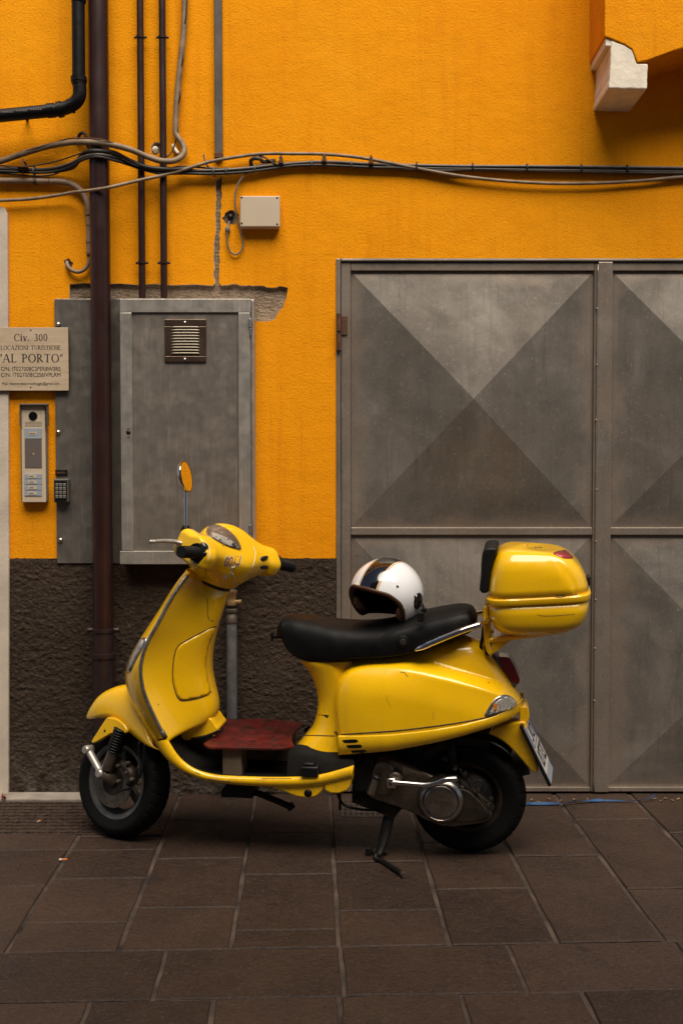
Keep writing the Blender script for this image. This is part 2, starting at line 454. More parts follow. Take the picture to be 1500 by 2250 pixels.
def m_paint():
    m = Mat('yellow_scooter_paint')
    c = m.ramp(m.noise(3, 4), [(0.3, (0.95, 0.530, 0.002)), (0.7, (0.98, 0.570, 0.003))])
    d = m.noise(26, 6, 0.7, stretch=(1, 1, 1.4)); c = m.mix(m.fl(d, 0.62, 0.85, 0, 0.25), c, (0.62, 0.30, 0.006))
    ch = m.noise(95, 3, 0.6); c = m.mix(m.fl(ch, 0.775, 0.785, 0, 0.85), c, (0.05, 0.035, 0.02))
    z = m.n('ShaderNodeSeparateXYZ'); m.l(m.pos(), z.inputs[0])
    low = m.math('MULTIPLY', m.fl(z.outputs[2], 0.22, 0.55, 1, 0), m.fl(m.noise(11, 6, 0.7), 0.42, 0.62))
    c = m.mix(m.math('MULTIPLY', low, 0.5), c, (0.26, 0.15, 0.03))       # road dirt low down
    r = m.fl(m.noise(18, 5, 0.6), 0.3, 0.75, 0.20, 0.36)
    b = m.bump(m.noise(2.5, 2), 0.04, 0.02)
    return m.set(color=c, rough=r, coat=0.7, coatr=0.04, normal=b)
def m_stone():
    m = Mat('trachyte_paving')
    oi = m.n('ShaderNodeObjectInfo')
    c = m.ramp(m.noise(5, 6, 0.65), [(0.3, (0.031, 0.0175, 0.011)), (0.7, (0.070, 0.041, 0.026))])
    c = m.mix(m.fl(oi.outputs['Random'], 0, 1, 0, 0.6), c, (0.044, 0.029, 0.022))
    c = m.mix(m.fl(m.noise(2.3, 5, 0.65), 0.48, 0.7, 0, 0.6), c, (0.080, 0.049, 0.032))
    c = m.mix(m.fl(m.noise(3.1, 5, 0.7), 0.58, 0.7, 0, 0.7), c, (0.020, 0.015, 0.012))
    vr = m.fl(oi.outputs['Random'], 0, 1, 0.66, 1.3); vc = m.n('ShaderNodeCombineColor'); [m.l(vr, vc.inputs[k]) for k in range(3)]; c = m.mix(1.0, c, vc.outputs[0], 'MULTIPLY')
    c = m.mix(1.0, c, (0.74, 0.64, 0.58), 'MULTIPLY')
    pit = m.noise(170, 3, 0.65); c = m.mix(m.fl(pit, 0.33, 0.42, 0.75, 0), c, (0.022, 0.017, 0.014))
    c = m.mix(m.fl(m.noise(240, 3, 0.6), 0.62, 0.70, 0, 0.5), c, (0.10, 0.07, 0.052))
    c = m.mix(m.fl(m.noise(80, 4, 0.7), 0.54, 0.66, 0, 0.6), c, (0.070, 0.046, 0.032))
    c = m.mix(m.fl(m.noise(62, 4, 0.7), 0.57, 0.68, 0, 0.75), c, (0.014, 0.010, 0.008))
    c = m.mix(m.fl(m.noise(6.5, 3, 0.6), 0.66, 0.70, 0, 0.55), c, (0.015, 0.012, 0.011))
    c = m.mix(m.fl(m.noise(22, 6, 0.7), 0.66, 0.74, 0, 0.45), c, (0.105, 0.077, 0.058))
    r = m.fl(m.noise(30, 5, 0.6), 0.3, 0.7, 0.42, 0.68)
    b = m.bump(m.noise(45, 6, 0.7), 0.7, 0.010); b = m.bump(pit, 0.5, 0.003, b)
    return m.set(color=c, rough=r, normal=b, spec=0.4)

M = {}
M['plaster'] = m_plaster(); M['stucco'] = m_stucco(); M['mortar'] = m_mortar(); M['galv'] = m_galv()
M['galv_panel'] = m_galv('galvanised_sheet', (0.29, 0.252, 0.217)); M['door'] = m_door(); M['paint'] = m_paint(); M['stone'] = m_stone()
M['joint'] = simple('paving_joint', (0.050, 0.034, 0.025), 0.9, var=0.85, scale=7, bump=0.6, bscale=150)
M['white_plaster'] = simple('cream_jamb', (0.55, 0.47, 0.385), 0.85, var=0.16, scale=7, bump=0.5, bscale=60)
M['corbel'] = simple('white_stone', (0.80, 0.72, 0.60), 0.85, var=0.10, scale=18, bump=0.9, bscale=45)
M['brown_pipe'] = simple('brown_painted_pipe', (0.026, 0.0085, 0.0065), 0.36, var=0.18, scale=10)
M['brown_pipe_low'] = simple('brown_cast_pipe', (0.020, 0.008, 0.0065), 0.5, var=0.3, scale=30, bump=0.2, bscale=90)
M['black_pipe'] = simple('black_plastic_pipe', (0.0035, 0.0035, 0.004), 0.4, spec=0.3, var=0.2, scale=30)
M['beige'] = simple('beige_cable', (0.22, 0.155, 0.098), 0.6, var=0.35, scale=24, bump=0.2)
M['beige_pipe'] = simple('beige_conduit', (0.23, 0.155, 0.105), 0.6, var=0.3, scale=25, bump=0.2)
M['grey_cable'] = simple('grey_cable', (0.14, 0.125, 0.11), 0.55, var=0.3, scale=24)
M['dark_cable'] = simple('dark_cable', (0.022, 0.017, 0.013), 0.55, var=0.4, scale=24)
M['brown_cable'] = simple('brown_cable', (0.06, 0.038, 0.024), 0.6, var=0.4, scale=30)
M['duct'] = simple('grey_duct', (0.095, 0.088, 0.08), 0.5, metal=0.3, var=0.3, scale=14)
M['rust'] = simple('rusty_iron', (0.10, 0.045, 0.022), 0.8, metal=0.2, var=0.5, scale=40, bump=0.5)
M['gas_pipe'] = simple('galvanised_pipe', (0.20, 0.20, 0.20), 0.45, metal=0.6, var=0.25, scale=30)
M['brass'] = simple('brass', (0.42, 0.27, 0.12), 0.4, metal=0.8, var=0.3, scale=60)
M['cream'] = simple('cream_plastic', (0.54, 0.44, 0.325), 0.5, var=0.04, scale=8)
M['sign'] = None
M['ink'] = simple('dark_ink', (0.02, 0.016, 0.014), 0.6)
M['black'] = simple('black_plastic', (0.006, 0.006, 0.006), 0.45, var=0.3, scale=60, spec=0.3)
M['blackgloss'] = simple('black_gloss', (0.006, 0.006, 0.007), 0.08, coat=0.5)
M['seat'] = simple('black_vinyl', (0.0028, 0.0025, 0.0027), 0.5, spec=0.2, var=0.25, scale=30, bump=0.25, bscale=500)
M['pad'] = simple('black_pad', (0.006, 0.0055, 0.006), 0.55, var=0.2, scale=30, spec=0.3)
M['rubber'] = simple('tyre_rubber', (0.003, 0.0026, 0.0023), 0.75, var=0.4, scale=30, bump=0.15, spec=0.2)
M['mat'] = simple('floor_rubber', (0.007, 0.006, 0.005), 0.75, var=0.5, scale=16, spec=0.15)
M['rim'] = simple('grey_rim', (0.095, 0.09, 0.085), 0.5, metal=0.2, var=0.3, scale=25)
M['chrome'] = simple('chrome', (0.75, 0.73, 0.70), 0.08, metal=1.0)
M['bead'] = simple('worn_bead', (0.42, 0.39, 0.35), 0.3, metal=0.9, var=0.35, scale=45)
M['alu'] = simple('cast_aluminium', (0.16, 0.13, 0.10), 0.40, metal=0.8, var=0.35, scale=22, bump=0.15)
M['alu_bright'] = simple('polished_aluminium', (0.60, 0.57, 0.53), 0.2, metal=1.0, var=0.12, scale=30)
M['alu_dark'] = simple('grimy_aluminium', (0.036, 0.026, 0.018), 0.55, metal=0.6, var=0.5, scale=22, bump=0.3)
M['strip_lens'] = simple('ribbed_clear_strip', (0.30, 0.28, 0.25), 0.22, var=0.3, scale=60, coat=0.6)
M['dark_rust'] = simple('dark_rusty_grate', (0.045, 0.026, 0.017), 0.75, metal=0.3, var=0.6, scale=30)
M['galv_dark'] = m_galv('dull_cover_sheet', (0.215, 0.193, 0.168))
M['louvre'] = simple('dull_louvre', (0.42, 0.36, 0.28), 0.4, metal=0.5)
M['alu_satin'] = simple('satin_engine_cover', (0.30, 0.27, 0.235), 0.24, metal=0.95, var=0.3, scale=25)
M['link'] = simple('satin_link_metal', (0.40, 0.37, 0.33), 0.35, metal=0.55, var=0.15, scale=40)
M['iron'] = simple('black_iron', (0.008, 0.006, 0.005), 0.55, metal=0.4, var=0.4, scale=40)
M['redlens'] = simple('red_lens', (0.20, 0.006, 0.012), 0.12, coat=1.0)
M['redlens2'] = simple('bright_red_lens', (0.35, 0.008, 0.015), 0.2, coat=0.8)
M['amber'] = simple('amber_bulb', (0.70, 0.22, 0.01), 0.3)
M['housing'] = simple('grey_lamp_housing', (0.085, 0.075, 0.062), 0.35, var=0.1, scale=20)
M['gold'] = simple('gold_line', (0.55, 0.34, 0.13), 0.35)
M['leather'] = simple('brown_leather', (0.085, 0.034, 0.016), 0.5, var=0.35, scale=60, bump=0.3, bscale=300)
M['leather_tan'] = simple('tan_leather', (0.30, 0.15, 0.07), 0.5, var=0.25, scale=60)
M['lining'] = simple('dark_lining', (0.010, 0.006, 0.004), 0.9)
M['wood'] = simple('wood_block', (0.12, 0.09, 0.062), 0.8, var=0.2, scale=40, bump=0.3)
M['plate_white'] = simple('plate_white', (0.60, 0.57, 0.54), 0.4)
M['plate_blue'] = simple('plate_blue', (0.03, 0.06, 0.32), 0.4)
M['blue'] = simple('blue_strap', (0.012, 0.07, 0.20), 0.55, var=0.2, scale=30)
M['button'] = simple('grey_blue_button', (0.30, 0.33, 0.37), 0.45)
M['screen'] = simple('grey_panel', (0.13, 0.105, 0.095), 0.4)
M['keys'] = simple('steel_keys', (0.26, 0.24, 0.22), 0.4, metal=0.6)
M['orange'] = simple('orange_filter', (0.55, 0.17, 0.03), 0.8)
M['paper'] = simple('white_paper', (0.65, 0.62, 0.55), 0.8)
M['leaf'] = simple('dry_leaf', (0.22, 0.12, 0.05), 0.9, var=0.4, scale=80)
M['redleaf'] = simple('red_petal', (0.22, 0.015, 0.01), 0.8)
M['kerb'] = simple('pale_step_stone', (0.26, 0.22, 0.185), 0.85, var=0.25, scale=14, bump=0.6, bscale=80)
M['sticker_white'] = simple('sticker_white', (0.75, 0.72, 0.66), 0.4)
M['sticker_orange'] = simple('sticker_orange', (0.72, 0.20, 0.02), 0.4)
M['dialwhite'] = simple('dial_white', (0.62, 0.57, 0.50), 0.5)
M['dialframe'] = simple('dial_frame', (0.24, 0.16, 0.11), 0.35)
M['facade'] = simple('ochre_render', (0.40, 0.39, 0.385), 0.9, var=0.1, scale=2)
M['shutter'] = simple('green_shutter', (0.05, 0.08, 0.06), 0.6)
def m_glass():
    m = Mat('clear_lens'); return m.set(color=(0.95, 0.95, 0.95), rough=0.03, trans=1.0, ior=1.35)
M['glass'] = m_glass()
def m_mirror():
    m = Mat('mirror_glass'); return m.set(color=(0.85, 0.85, 0.85), rough=0.015, metal=1.0)
M['mirror'] = m_mirror()
def m_reflector():
    m = Mat('ribbed_reflector'); w = m.n('ShaderNodeTexWave'); w.inputs['Scale'].default_value = 55; w.inputs['Distortion'].default_value = 3; m.l(m.co(), w.inputs[0])
    return m.set(color=(0.88, 0.82, 0.74), rough=0.3, metal=0.6, normal=m.bump(w.outputs['Fac'], 0.6, 0.004))
M['reflector'] = m_reflector()
def m_sign():
    m = Mat('travertine_sign'); c = m.ramp(m.noise(14, 5, 0.6, stretch=(0.6, 1, 2.2), dist=1.0), [(0.3, (0.44, 0.335, 0.23)), (0.7, (0.58, 0.455, 0.325))]); return m.set(color=c, rough=0.4)
M['sign'] = m_sign()
def m_redboard():
    m = Mat('worn_red_board'); c = m.ramp(m.noise(12, 5, 0.65), [(0.3, (0.055, 0.004, 0.0035)), (0.7, (0.13, 0.010, 0.0075))])
    c = m.mix(m.fl(m.noise(17, 6, 0.7), 0.49, 0.62, 0, 0.9), c, (0.014, 0.008, 0.006))
    c = m.mix(m.fl(m.noise(70, 4, 0.6), 0.70, 0.74, 0, 0.6), c, (0.30, 0.22, 0.18))
    return m.set(color=c, rough=m.fl(m.noise(20, 4), 0.3, 0.7, 0.3, 0.6), normal=m.bump(m.noise(60, 4), 0.15, 0.003))
M['redboard'] = m_redboard()
def m_helmet():
    m = Mat('helmet_lacquer'); s = m.n('ShaderNodeSeparateXYZ'); m.l(m.co('Object'), s.inputs[0])
    a = m.math('ABSOLUTE', s.outputs[1])
    c = m.ramp(m.math('MULTIPLY', a, 10.0), [(0.0, (0.004, 0.004, 0.005)), (0.355, (0.60, 0.36, 0.14)), (0.37, (0.72, 0.68, 0.62)), (0.39, (0.60, 0.36, 0.14)), (0.435, (0.86, 0.86, 0.88))], 'CONSTANT')
    return m.set(color=c, rough=0.12, coat=1.0, coatr=0.02)
M['helmet'] = m_helmet()
# ------------------------------------------------------------------ ground and paving
JR = rad(2.5)                                              # the courses run slightly askew to the wall
FU = np.array([math.cos(JR), math.sin(JR)]); FV = np.array([-math.sin(JR), math.cos(JR)])
def fuv(px, py): g = G(px, py)[:2]; return g @ FU, g @ FV
make('ground', [(-40, -60, -.06), (40, -60, -.06), (40, 40, -.06), (-40, 40, -.06)], [(0, 1, 2, 3)], M['stone'])['kind'] = 'structure'
pave = thing('pavement', None, None, kind='structure')
rs = random.Random(5)
def stone(u0, u1, v0, v1, g=0.006):
    du, dv = [rs.uniform(-.002, .002) for _ in range(2)]
    z = rs.uniform(-.0022, .0008)
    c = [(u0 + g + du, v0 + g * .45), (u1 - g + du, v0 + g * .45 + dv * .5), (u1 - g, v1 - g * .45), (u0 + g, v1 - g * .45 + dv * .5)]
    ol = []                                            # outline with a slightly broken edge
    for k in range(4):
        a, b = np.array(c[k]), np.array(c[(k + 1) % 4]); nr = np.array([-(b - a)[1], (b - a)[0]]) / np.linalg.norm(b - a)
        for t in range(5): ol.append(a + (b - a) * (t / 5) + (nr * rs.uniform(-.0005, .0038) if t else nr * .001 + (b - a) / np.linalg.norm(b - a) * .002))
    ol = np.array(ol); mid_ = ol.mean(0); V = []; m = len(ol)
    tx, ty = rs.uniform(-.002, .002), rs.uniform(-.002, .002)
    for inset, zz in ((0.0, -.05), (0.0, z - .004), (.005, z)):
        for p in ol:
            d = p - mid_; q = p - np.sign(d) * inset * .7; w = FU * q[0] + FV * q[1]
            V.append((w[0], w[1], zz + (tx * d[0] / .3 + ty * d[1] / .3 if zz > -.04 else 0)))
    Fc = [(r * m + k, r * m + (k + 1) % m, (r + 1) * m + (k + 1) % m, (r + 1) * m + k) for r in range(2) for k in range(m)] + [tuple(range(2 * m, 3 * m))]
    make('paving_stone', V, Fc, M['stone'], pave, smooth=False)
u_line = {}
for k, x in zip('zabcdefgh', (-223, 20, 263, 507, 745, 990, 1229, 1468, 1711)): u_line[k] = fuv(x, 2080)[0]
uz = [u_line[k] for k in 'zabcdefgh']; ustep = (uz[-1] - uz[0]) / 8
uz = [uz[0] - 2 * ustep, uz[0] - ustep] + uz + [uz[-1] + ustep]
vJ2 = np.mean([fuv(0, 2095)[1], fuv(750, 2080)[1], fuv(1500, 2067)[1]]); vJ1 = np.mean([fuv(0, 2206)[1], fuv(750, 2187)[1], fuv(1500, 2172)[1]])
vW = 0.03 + .16
def vy(x, y): return fuv(x, y)[1]
cols = [[vy(0, 1960), vy(0, 1850)], [vy(0, 1990), vy(0, 1880)], [vy(60, 1947), vy(80, 1868)], [vy(150, 2027), vy(200, 1930), vy(230, 1868), vy(250, 1838)], [vy(400, 1994), vy(440, 1886), vy(470, 1800)],
        [vy(630, 2043), vy(640, 1920), vy(640, 1829)], [vy(850, 2000), vy(840, 1894), vy(840, 1800)], [vy(1060, 1954), vy(1040, 1850), vy(1000, 1790)], [vy(1250, 1880)], [vy(1420, 1953), vy(1330, 1800)], [vy(1500, 1900), vy(1500, 1830)]]
for i, cl in enumerate(cols):
    vs = [vJ2] + sorted(cl) + [vW]
    for a, b in zip(vs[:-1], vs[1:]):
        if b - a > .03: stone(uz[i], uz[i + 1], a, b)
def course(v0, v1, xs, y, g=.005):
    us = [fuv(x, y)[0] for x in xs]
    us = [us[0] - 1.1, us[0] - .55] + us + [us[-1] + .5, us[-1] + 1.0]
    for a, b in zip(us[:-1], us[1:]): stone(a, b, v0, v1, g)
course(vJ1, vJ2, (-20, 367, 748, 1117, 1490), 2083)
step = vJ2 - vJ1
course(vJ1 - step * 1.03, vJ1, (-90, 200, 470, 745, 1015, 1287), 2197)
vv = vJ1 - step * 1.03
for r in range(5):
    v2 = vv - step * rs.choice((.95, 1.0, 1.1)); course(v2, vv, [(-60, 260, 640, 1000, 1380), (60, 420, 700, 1090, 1460)][r % 2], 2197); vv = v2
jm = [FU * a + FV * b for a, b in ((uz[0] - 1.5, vv), (uz[-1] + 1.5, vv), (uz[-1] + 1.5, vW + .02), (uz[0] - 1.5, vW + .02))]
make('joint_mortar', [(p[0], p[1], -.0065) for p in jm], [(0, 1, 2, 3)], M['joint'], pave)

# ------------------------------------------------------------------ house front
house = thing('yellow_house', 'orange yellow plastered house front with rough brown plinth', 'building', loc=(0, 0, 0))
L_ = [(-420, -420), (1950, -420), (1950, 567), (743, 567), (738, 1227), (-420, 1227)]
left_edge = rough([(471, 622), (469, 560), (474, 480), (475, 388)], 1.6, 7, 2, False)
right_edge = rough([(487, 387), (485, 470), (482, 560), (482, 628)], 1.6, 7, 3, False)
top2 = rough([(486, 628), (520, 624), (560, 628), (600, 630), (632, 629)], 2.2, 6, 4, False)
lobe = rough([(633, 632), (630, 655), (618, 678), (604, 700), (588, 706), (570, 705), (540, 700)], 1.6, 6, 5, False)
patch = [(153, 624), (185, 621), (220, 624), (262, 622), (300, 625), (340, 623), (380, 626), (430, 624), (466, 627)] + left_edge + right_edge + top2 + lobe + [(500, 690), (156, 690), (152, 655)]
holes = [wpoly(patch), wpoly(rough([(488, 478), (498, 464), (512, 461), (524, 470), (525, 483), (514, 493), (499, 492)], 1.5, 5, 8)),
         wpoly(rough([(140, 572), (151, 567), (160, 577), (157, 590), (145, 588)], 1, 5, 9)), wpoly(rough([(331, 322), (339, 311), (352, 313), (354, 331), (343, 340), (332, 335)], 1.5, 5, 10))]
v, f = slab2d(wpoly(L_), holes, 0.0, 0.03)
mi = [0 if len(q) == 3 else 1 for q in f]
make('plaster', v, f, None, house, smooth=False, mats=[M['plaster'], M['corbel']], mi=mi)
xl, xr = W(-420, 1000)[0], W(1950, 1000)[0]; xd = W(738, 1150)[0]
make('masonry', *join(box(xl, xr, .017, .4, W(0, 566)[2], 4.6), box(xl, xd - .001, .0175, .4, -.3, W(0, 566)[2])), M['mortar'], house, smooth=False)
make('plinth_core', *box(xl, xd, -.0005, .016, -.06, W(0, 1227)[2]), M['stucco'], house, smooth=False)
# rough-cast coat: thrown mortar, real relief
gx, gz = np.linspace(W(-30, 1000)[0], xd, 420), np.linspace(-.05, W(0, 1227)[2], 290)
GX, GZ = np.meshgrid(gx, gz); n1 = fbm(GX * 60, GZ * 80, 3, 4); n2 = fbm(GX * 9, GZ * 9, 30, 3); n3 = fbm(GX * 95, GZ * 110, 50, 2)
rel = .009 * np.maximum(0, n1 - .38) + .007 * np.maximum(0, n3 - .36) + .006 * (n2 - .4)
GY = -.002 - rel * np.clip((gz[-1] - GZ) / .01, .2, 1)
GZ[-1] += (fbm(gx * 30, gx * 0, 77, 3) - .45) * .014; GZ[-2] += (fbm(gx * 30, gx * 0, 77, 3) - .45) * .010
n0, n1_ = GX.shape; V = np.column_stack([GX.ravel(), GY.ravel(), GZ.ravel()])
Fc = [(i * n1_ + j, i * n1_ + j + 1, (i + 1) * n1_ + j + 1, (i + 1) * n1_ + j) for i in range(n0 - 1) for j in range(n1_ - 1)]
make('plinth', V, Fc, M['stucco'], house)
jx = [(-420, 452), (2, 452), (11, 457), (16, 470), (18, 800), (19, 1227), (18, 1765), (-420, 1765)]
make('door_jamb', *prism(wpoly(jx, -.02), -.02, .01), M['white_plaster'], house, smooth=False, bevel=.004)
YB = -.30
bay = make('bay', *prism(wpoly([(1328, -420), (1328, 79), (1346, 85), (1372, 96), (1388, 106), (1394, 120), (1400, 136), (1420, 132), (1450, 121), (1480, 110), (1520, 99), (1580, 88), (1660, 80), (1950, 74), (1950, -420)], YB), YB, .012), M['plaster'], house, smooth=False, bevel=.004)
cb = rough([(1342, 88), (1372, 98), (1387, 108), (1393, 122), (1399, 139), (1424, 139), (1422, 168), (1421, 195), (1380, 194), (1337, 193), (1340, 140)], .8, 9, 3)
v, f = prism(wpoly(cb, YB + .004), YB + .004, .012)
make('corbel', v, f, M['corbel'], bay, smooth=False, bevel=.005)
make('corbel_cap', *prism(wpoly([(1330, 82), (1356, 90), (1356, 100), (1330, 100)], YB + .008), YB + .008, .012), M['corbel'], bay, smooth=False, bevel=.003)

# ------------------------------------------------------------------ steel garage door
xw = lambda px: W(px, 1150)[0]
zw = lambda py: W(750, py)[2]
gate = thing('garage_door', 'weathered grey steel double garage door with pressed diamond panels', 'garage door', loc=(xw(1040), 0, 0))
def dbox(name, x0, y0, x1, y1, yf, yb, m='door', parent=gate, bv=.003):
    return make(name, *box(xw(x0), xw(x1), yf, yb, zw(y1), zw(y0)), M[m], parent, smooth=False, bevel=bv)
dbox('door_frame', 738.5, 568, 748.5, 1743, -.006, .10); dbox('door_frame', 749, 568, 1950, 574, -.005, .10)
ZB = 1741
dbox('stile', 749.5, 575, 770, ZB, .004, .05); dbox('stile', 1302, 575, 1309, ZB, .006, .05); dbox('stile', 1309.5, 575, 1341, ZB, -.004, .05)
for a, b in ((770.5, 1301.5), (1341.5, 1880)):
    dbox('rail', a, 575, b, 594, .005, .05); dbox('rail', a, 1159, b, 1176, .005, .05); dbox('rail', a, 1731, b, ZB, .005, .05)
    for t, u in ((594.5, 1158.5), (1176.5, 1730.5)):
        x0, x1, z0, z1 = xw(a), xw(b), zw(u), zw(t); cx, cz = (x0 + x1) / 2, (z0 + z1) / 2; yb, ya = .020, -.070
        V = [(x0, yb, z0), (x1, yb, z0), (x1, yb, z1), (x0, yb, z1), (cx, ya, cz), (x0, .049, z0), (x1, .049, z0), (x1, .049, z1), (x0, .049, z1)]
        make('pressed_panel', V, [(0, 1, 4), (1, 2, 4), (2, 3, 4), (3, 0, 4), (8, 7, 6, 5), (0, 5, 6, 1), (1, 6, 7, 2), (2, 7, 8, 3), (3, 8, 5, 0)], M['door'], gate, smooth=False)
make('door_backing', *box(xw(739), xw(1950), .08, .12, .0, zw(570)), M['black'], gate, smooth=False)
for y in (678, 802, 923, 1076, 1190, 1318, 1425, 1540):
    make('weld', *lathe([(.001, -.006), (.004, -.005), (.0055, -.001), (.005, .006)], 'y', 8, (xw(1308.5) + rs.uniform(-.002, .002), .0, zw(y))), M['door'], gate)
make('weld_seam', *tube([(xw(1308.6) + rs.uniform(-.0008, .0008), -.001, z) for z in np.linspace(zw(ZB), zw(580), 60)], .0035, 6), M['door'], gate)
hg = make('hinge', *tube([(xw(744.5), -.014, zw(770)), (xw(744.5), -.014, zw(732))], .011, 12), M['rust'], gate, sharp=40)
make('hinge', *tube([(xw(744.5), -.014, zw(728)), (xw(744.5), -.014, zw(690))], .010, 12), M['rust'], gate, sharp=40)
make('hinge_leaf', *box(xw(750), xw(763), -.002, .006, zw(735), zw(695)), M['rust'], hg, smooth=False)
# gap under the door: the sill it closes against
make('door_sill', *box(xw(739), xw(1950), .055, .3, -.05, .004), M['kerb'], house, smooth=False)

# ------------------------------------------------------------------ the houses across the street (seen mirrored in helmet and chrome)
YO = -7.6
opp = thing('house_across_street', 'pale house across the street, mirrored in helmet and chrome', 'building', loc=(0, YO, 0))
make('wall', *box(-9, 9, YO - 1, YO, -.06, 9.0), M['facade'], opp, smooth=False)
rf = make('roof', *prism([(-9.3, 9.0), (9.3, 9.0), (9.3, 9.2), (-9.3, 9.2)], YO - 1.2, YO + .35), M['rust'], opp, smooth=False)
for i, x in enumerate((-6.5, -3.6, -.7, 2.2, 5.1)):
    for z in (1.0, 3.6, 6.2):
        w_ = make('window', *box(x - .5, x + .5, YO, YO + .04, z, z + 1.35), M['corbel'], opp, smooth=False, bevel=.01)
        make('pane', *box(x - .42, x + .42, YO + .041, YO + .05, z + .08, z + 1.27), M['blackgloss'], w_, smooth=False)
        for s in (-1, 1): make('shutter', *box(x + s * .77 - .26, x + s * .77 + .26, YO, YO + .05, z - .02, z + 1.37), M['shutter'], opp, smooth=False, bevel=.01)
# ------------------------------------------------------------------ pipes on the wall
S = 1 / 501.0
def wp(pts, Y): return [W(x, y, (Y[i] if hasattr(Y, '__len__') else Y)) for i, (x, y) in enumerate(pts)]
def upright(x, y): q = W(x, y); return q
dp = thing('downpipe', 'thick dark brown downpipe running the full height of the wall', 'pipe', loc=tuple(W(223, 1745, -.075) * [1, 1, 0]))
xp = W(224, 1000, -.075)[0]
zt, z1, z2 = 4.3, W(224, 1385, -.075)[2], W(224, 1440, -.075)[2]
make('pipe', *tube([(xp, -.075, z) for z in (z1 - .02, zt)], .0425, 28), M['brown_pipe'], dp, sharp=50)
make('lower_pipe', *tube([(xp, -.075, z) for z in (0.0, z2, z2 + .001, z1)], [.047, .047, .0445, .0445], 28), M['brown_pipe_low'], dp, sharp=50)
make('collar', *lathe([(.0430, -.012), (.051, -.011), (.052, 0), (.051, .011), (.0430, .012)], 'z', 28, (xp, -.075, z2)), M['brown_pipe_low'], dp, sharp=50)
make('clamp', *lathe([(.0440, -.008), (.0485, -.007), (.0485, .007), (.0440, .008)], 'z', 28, (xp, -.075, z1)), M['brown_pipe_low'], dp, sharp=50)
for s in (-1, 1): make('clamp_lug', *tube([(xp + s * .045, -.072, z1), (xp + s * .068, -.072, z1)], .011, 10), M['brown_pipe_low'], dp, sharp=50)
make('wall_bracket', *box(xp - .008, xp + .008, -.035, .01, z1 - .01, z1 + .01), M['iron'], dp, smooth=False)
for i, (xa, lab) in enumerate(((312, 'narrow dark brown pipe nearer the thick downpipe'), (360, 'narrow dark brown pipe nearer the beige looped cable'))):
    np_ = thing('narrow_pipe', lab, 'pipe', loc=(W(xa, 600, -.035)[0], -.035, zw(652)), group='pair of narrow brown pipes')
    x = W(xa, 600, -.035)[0]
    make('pipe', *tube([(x, -.035, zw(657)), (x, -.035, 4.3)], .0148, 18), M['brown_pipe'], np_, sharp=50)
    for y in (81, 577):
        z = W(xa, y, -.035)[2]
        c = make('clamp', *lathe([(.0152, -.005), (.019, -.0045), (.019, .0045), (.0152, .005)], 'z', 18, (x, -.035, z)), M['brown_pipe'], np_, sharp=50)
        for s in (-1, 1): make('clamp_lug', *tube([(x + s * .017, -.034, z), (x + s * .027, -.034, z)], .0055, 8), M['brown_pipe_low'], c, sharp=50)
        make('stud', *tube([(x, -.018, z), (x, .0, z)], .004, 8), M['iron'], c)
# black waste pipe with elbow
YK = -.115
bp = thing('waste_pipe', 'black plastic waste pipe bending left at top corner', 'pipe', loc=tuple(W(173, 240, YK)))
R0 = 14.2 * S
make('pipe', *tube(wp([(170, -250), (173, 186)], YK), R0 * .96, 24), M['black_pipe'], bp, sharp=50)
make('elbow', *tube(wp([(173.5, 178), (175, 196), (174, 210), (166, 224), (152, 233), (138, 238), (124, 241)], YK), R0 * 1.0, 24, n=26), M['black_pipe'], bp, sharp=60)
make('pipe', *tube(wp([(126, 241), (-260, 279)], YK), R0 * .96, 24), M['black_pipe'], bp, sharp=50)
for a, b, rr in (((173, 168), (173.3, 179), 1.18), ((173.3, 179), (173.6, 184), 1.08), ((137, 238.5), (127, 240.5), 1.2), ((158, 231), (153, 233.5), 1.12), ((120, 241), (104, 243), 1.08), ((173, -30), (173, 4), 1.08)):
    make('socket', *tube(wp([a, b], YK), R0 * rr, 24), M['black_pipe'], bp, sharp=50)
for k, (x, y) in enumerate(((82, 243.5), (50, 246.5), (20, 249.5))):     # the pale print is too worn to read
    make('print_mark', *join(*[box(W(x - 10 + 5 * j, y, YK)[0], W(x - 10 + 5 * j + 3, y, YK)[0], YK - R0 * .985, YK - R0 * .9, W(x, y + 1.5, YK)[2], W(x, y - 1.5, YK)[2]) for j in range(5)]), M['grey_cable'], bp, smooth=False)
make('bracket', *tube(wp([(60, 258), (60, 262)], YK) + [W(60, 262, 0.0)], .006, 8), M['iron'], bp)
# flat duct and its cut end
du = thing('cable_duct', 'flat grey metal duct ending above the cables', 'duct', loc=tuple(W(480, 350)))
xm = W(479.5, 200, -.02)[0]
make('channel', *box(xm - .0165, xm + .0165, -.022, .0, zw(338), 4.3), M['duct'], du, smooth=False, bevel=.004)
make('end_sleeve', *box(xm - .0185, xm + .0185, -.025, .0, zw(350), zw(336)), M['rust'], du, smooth=False, bevel=.004)
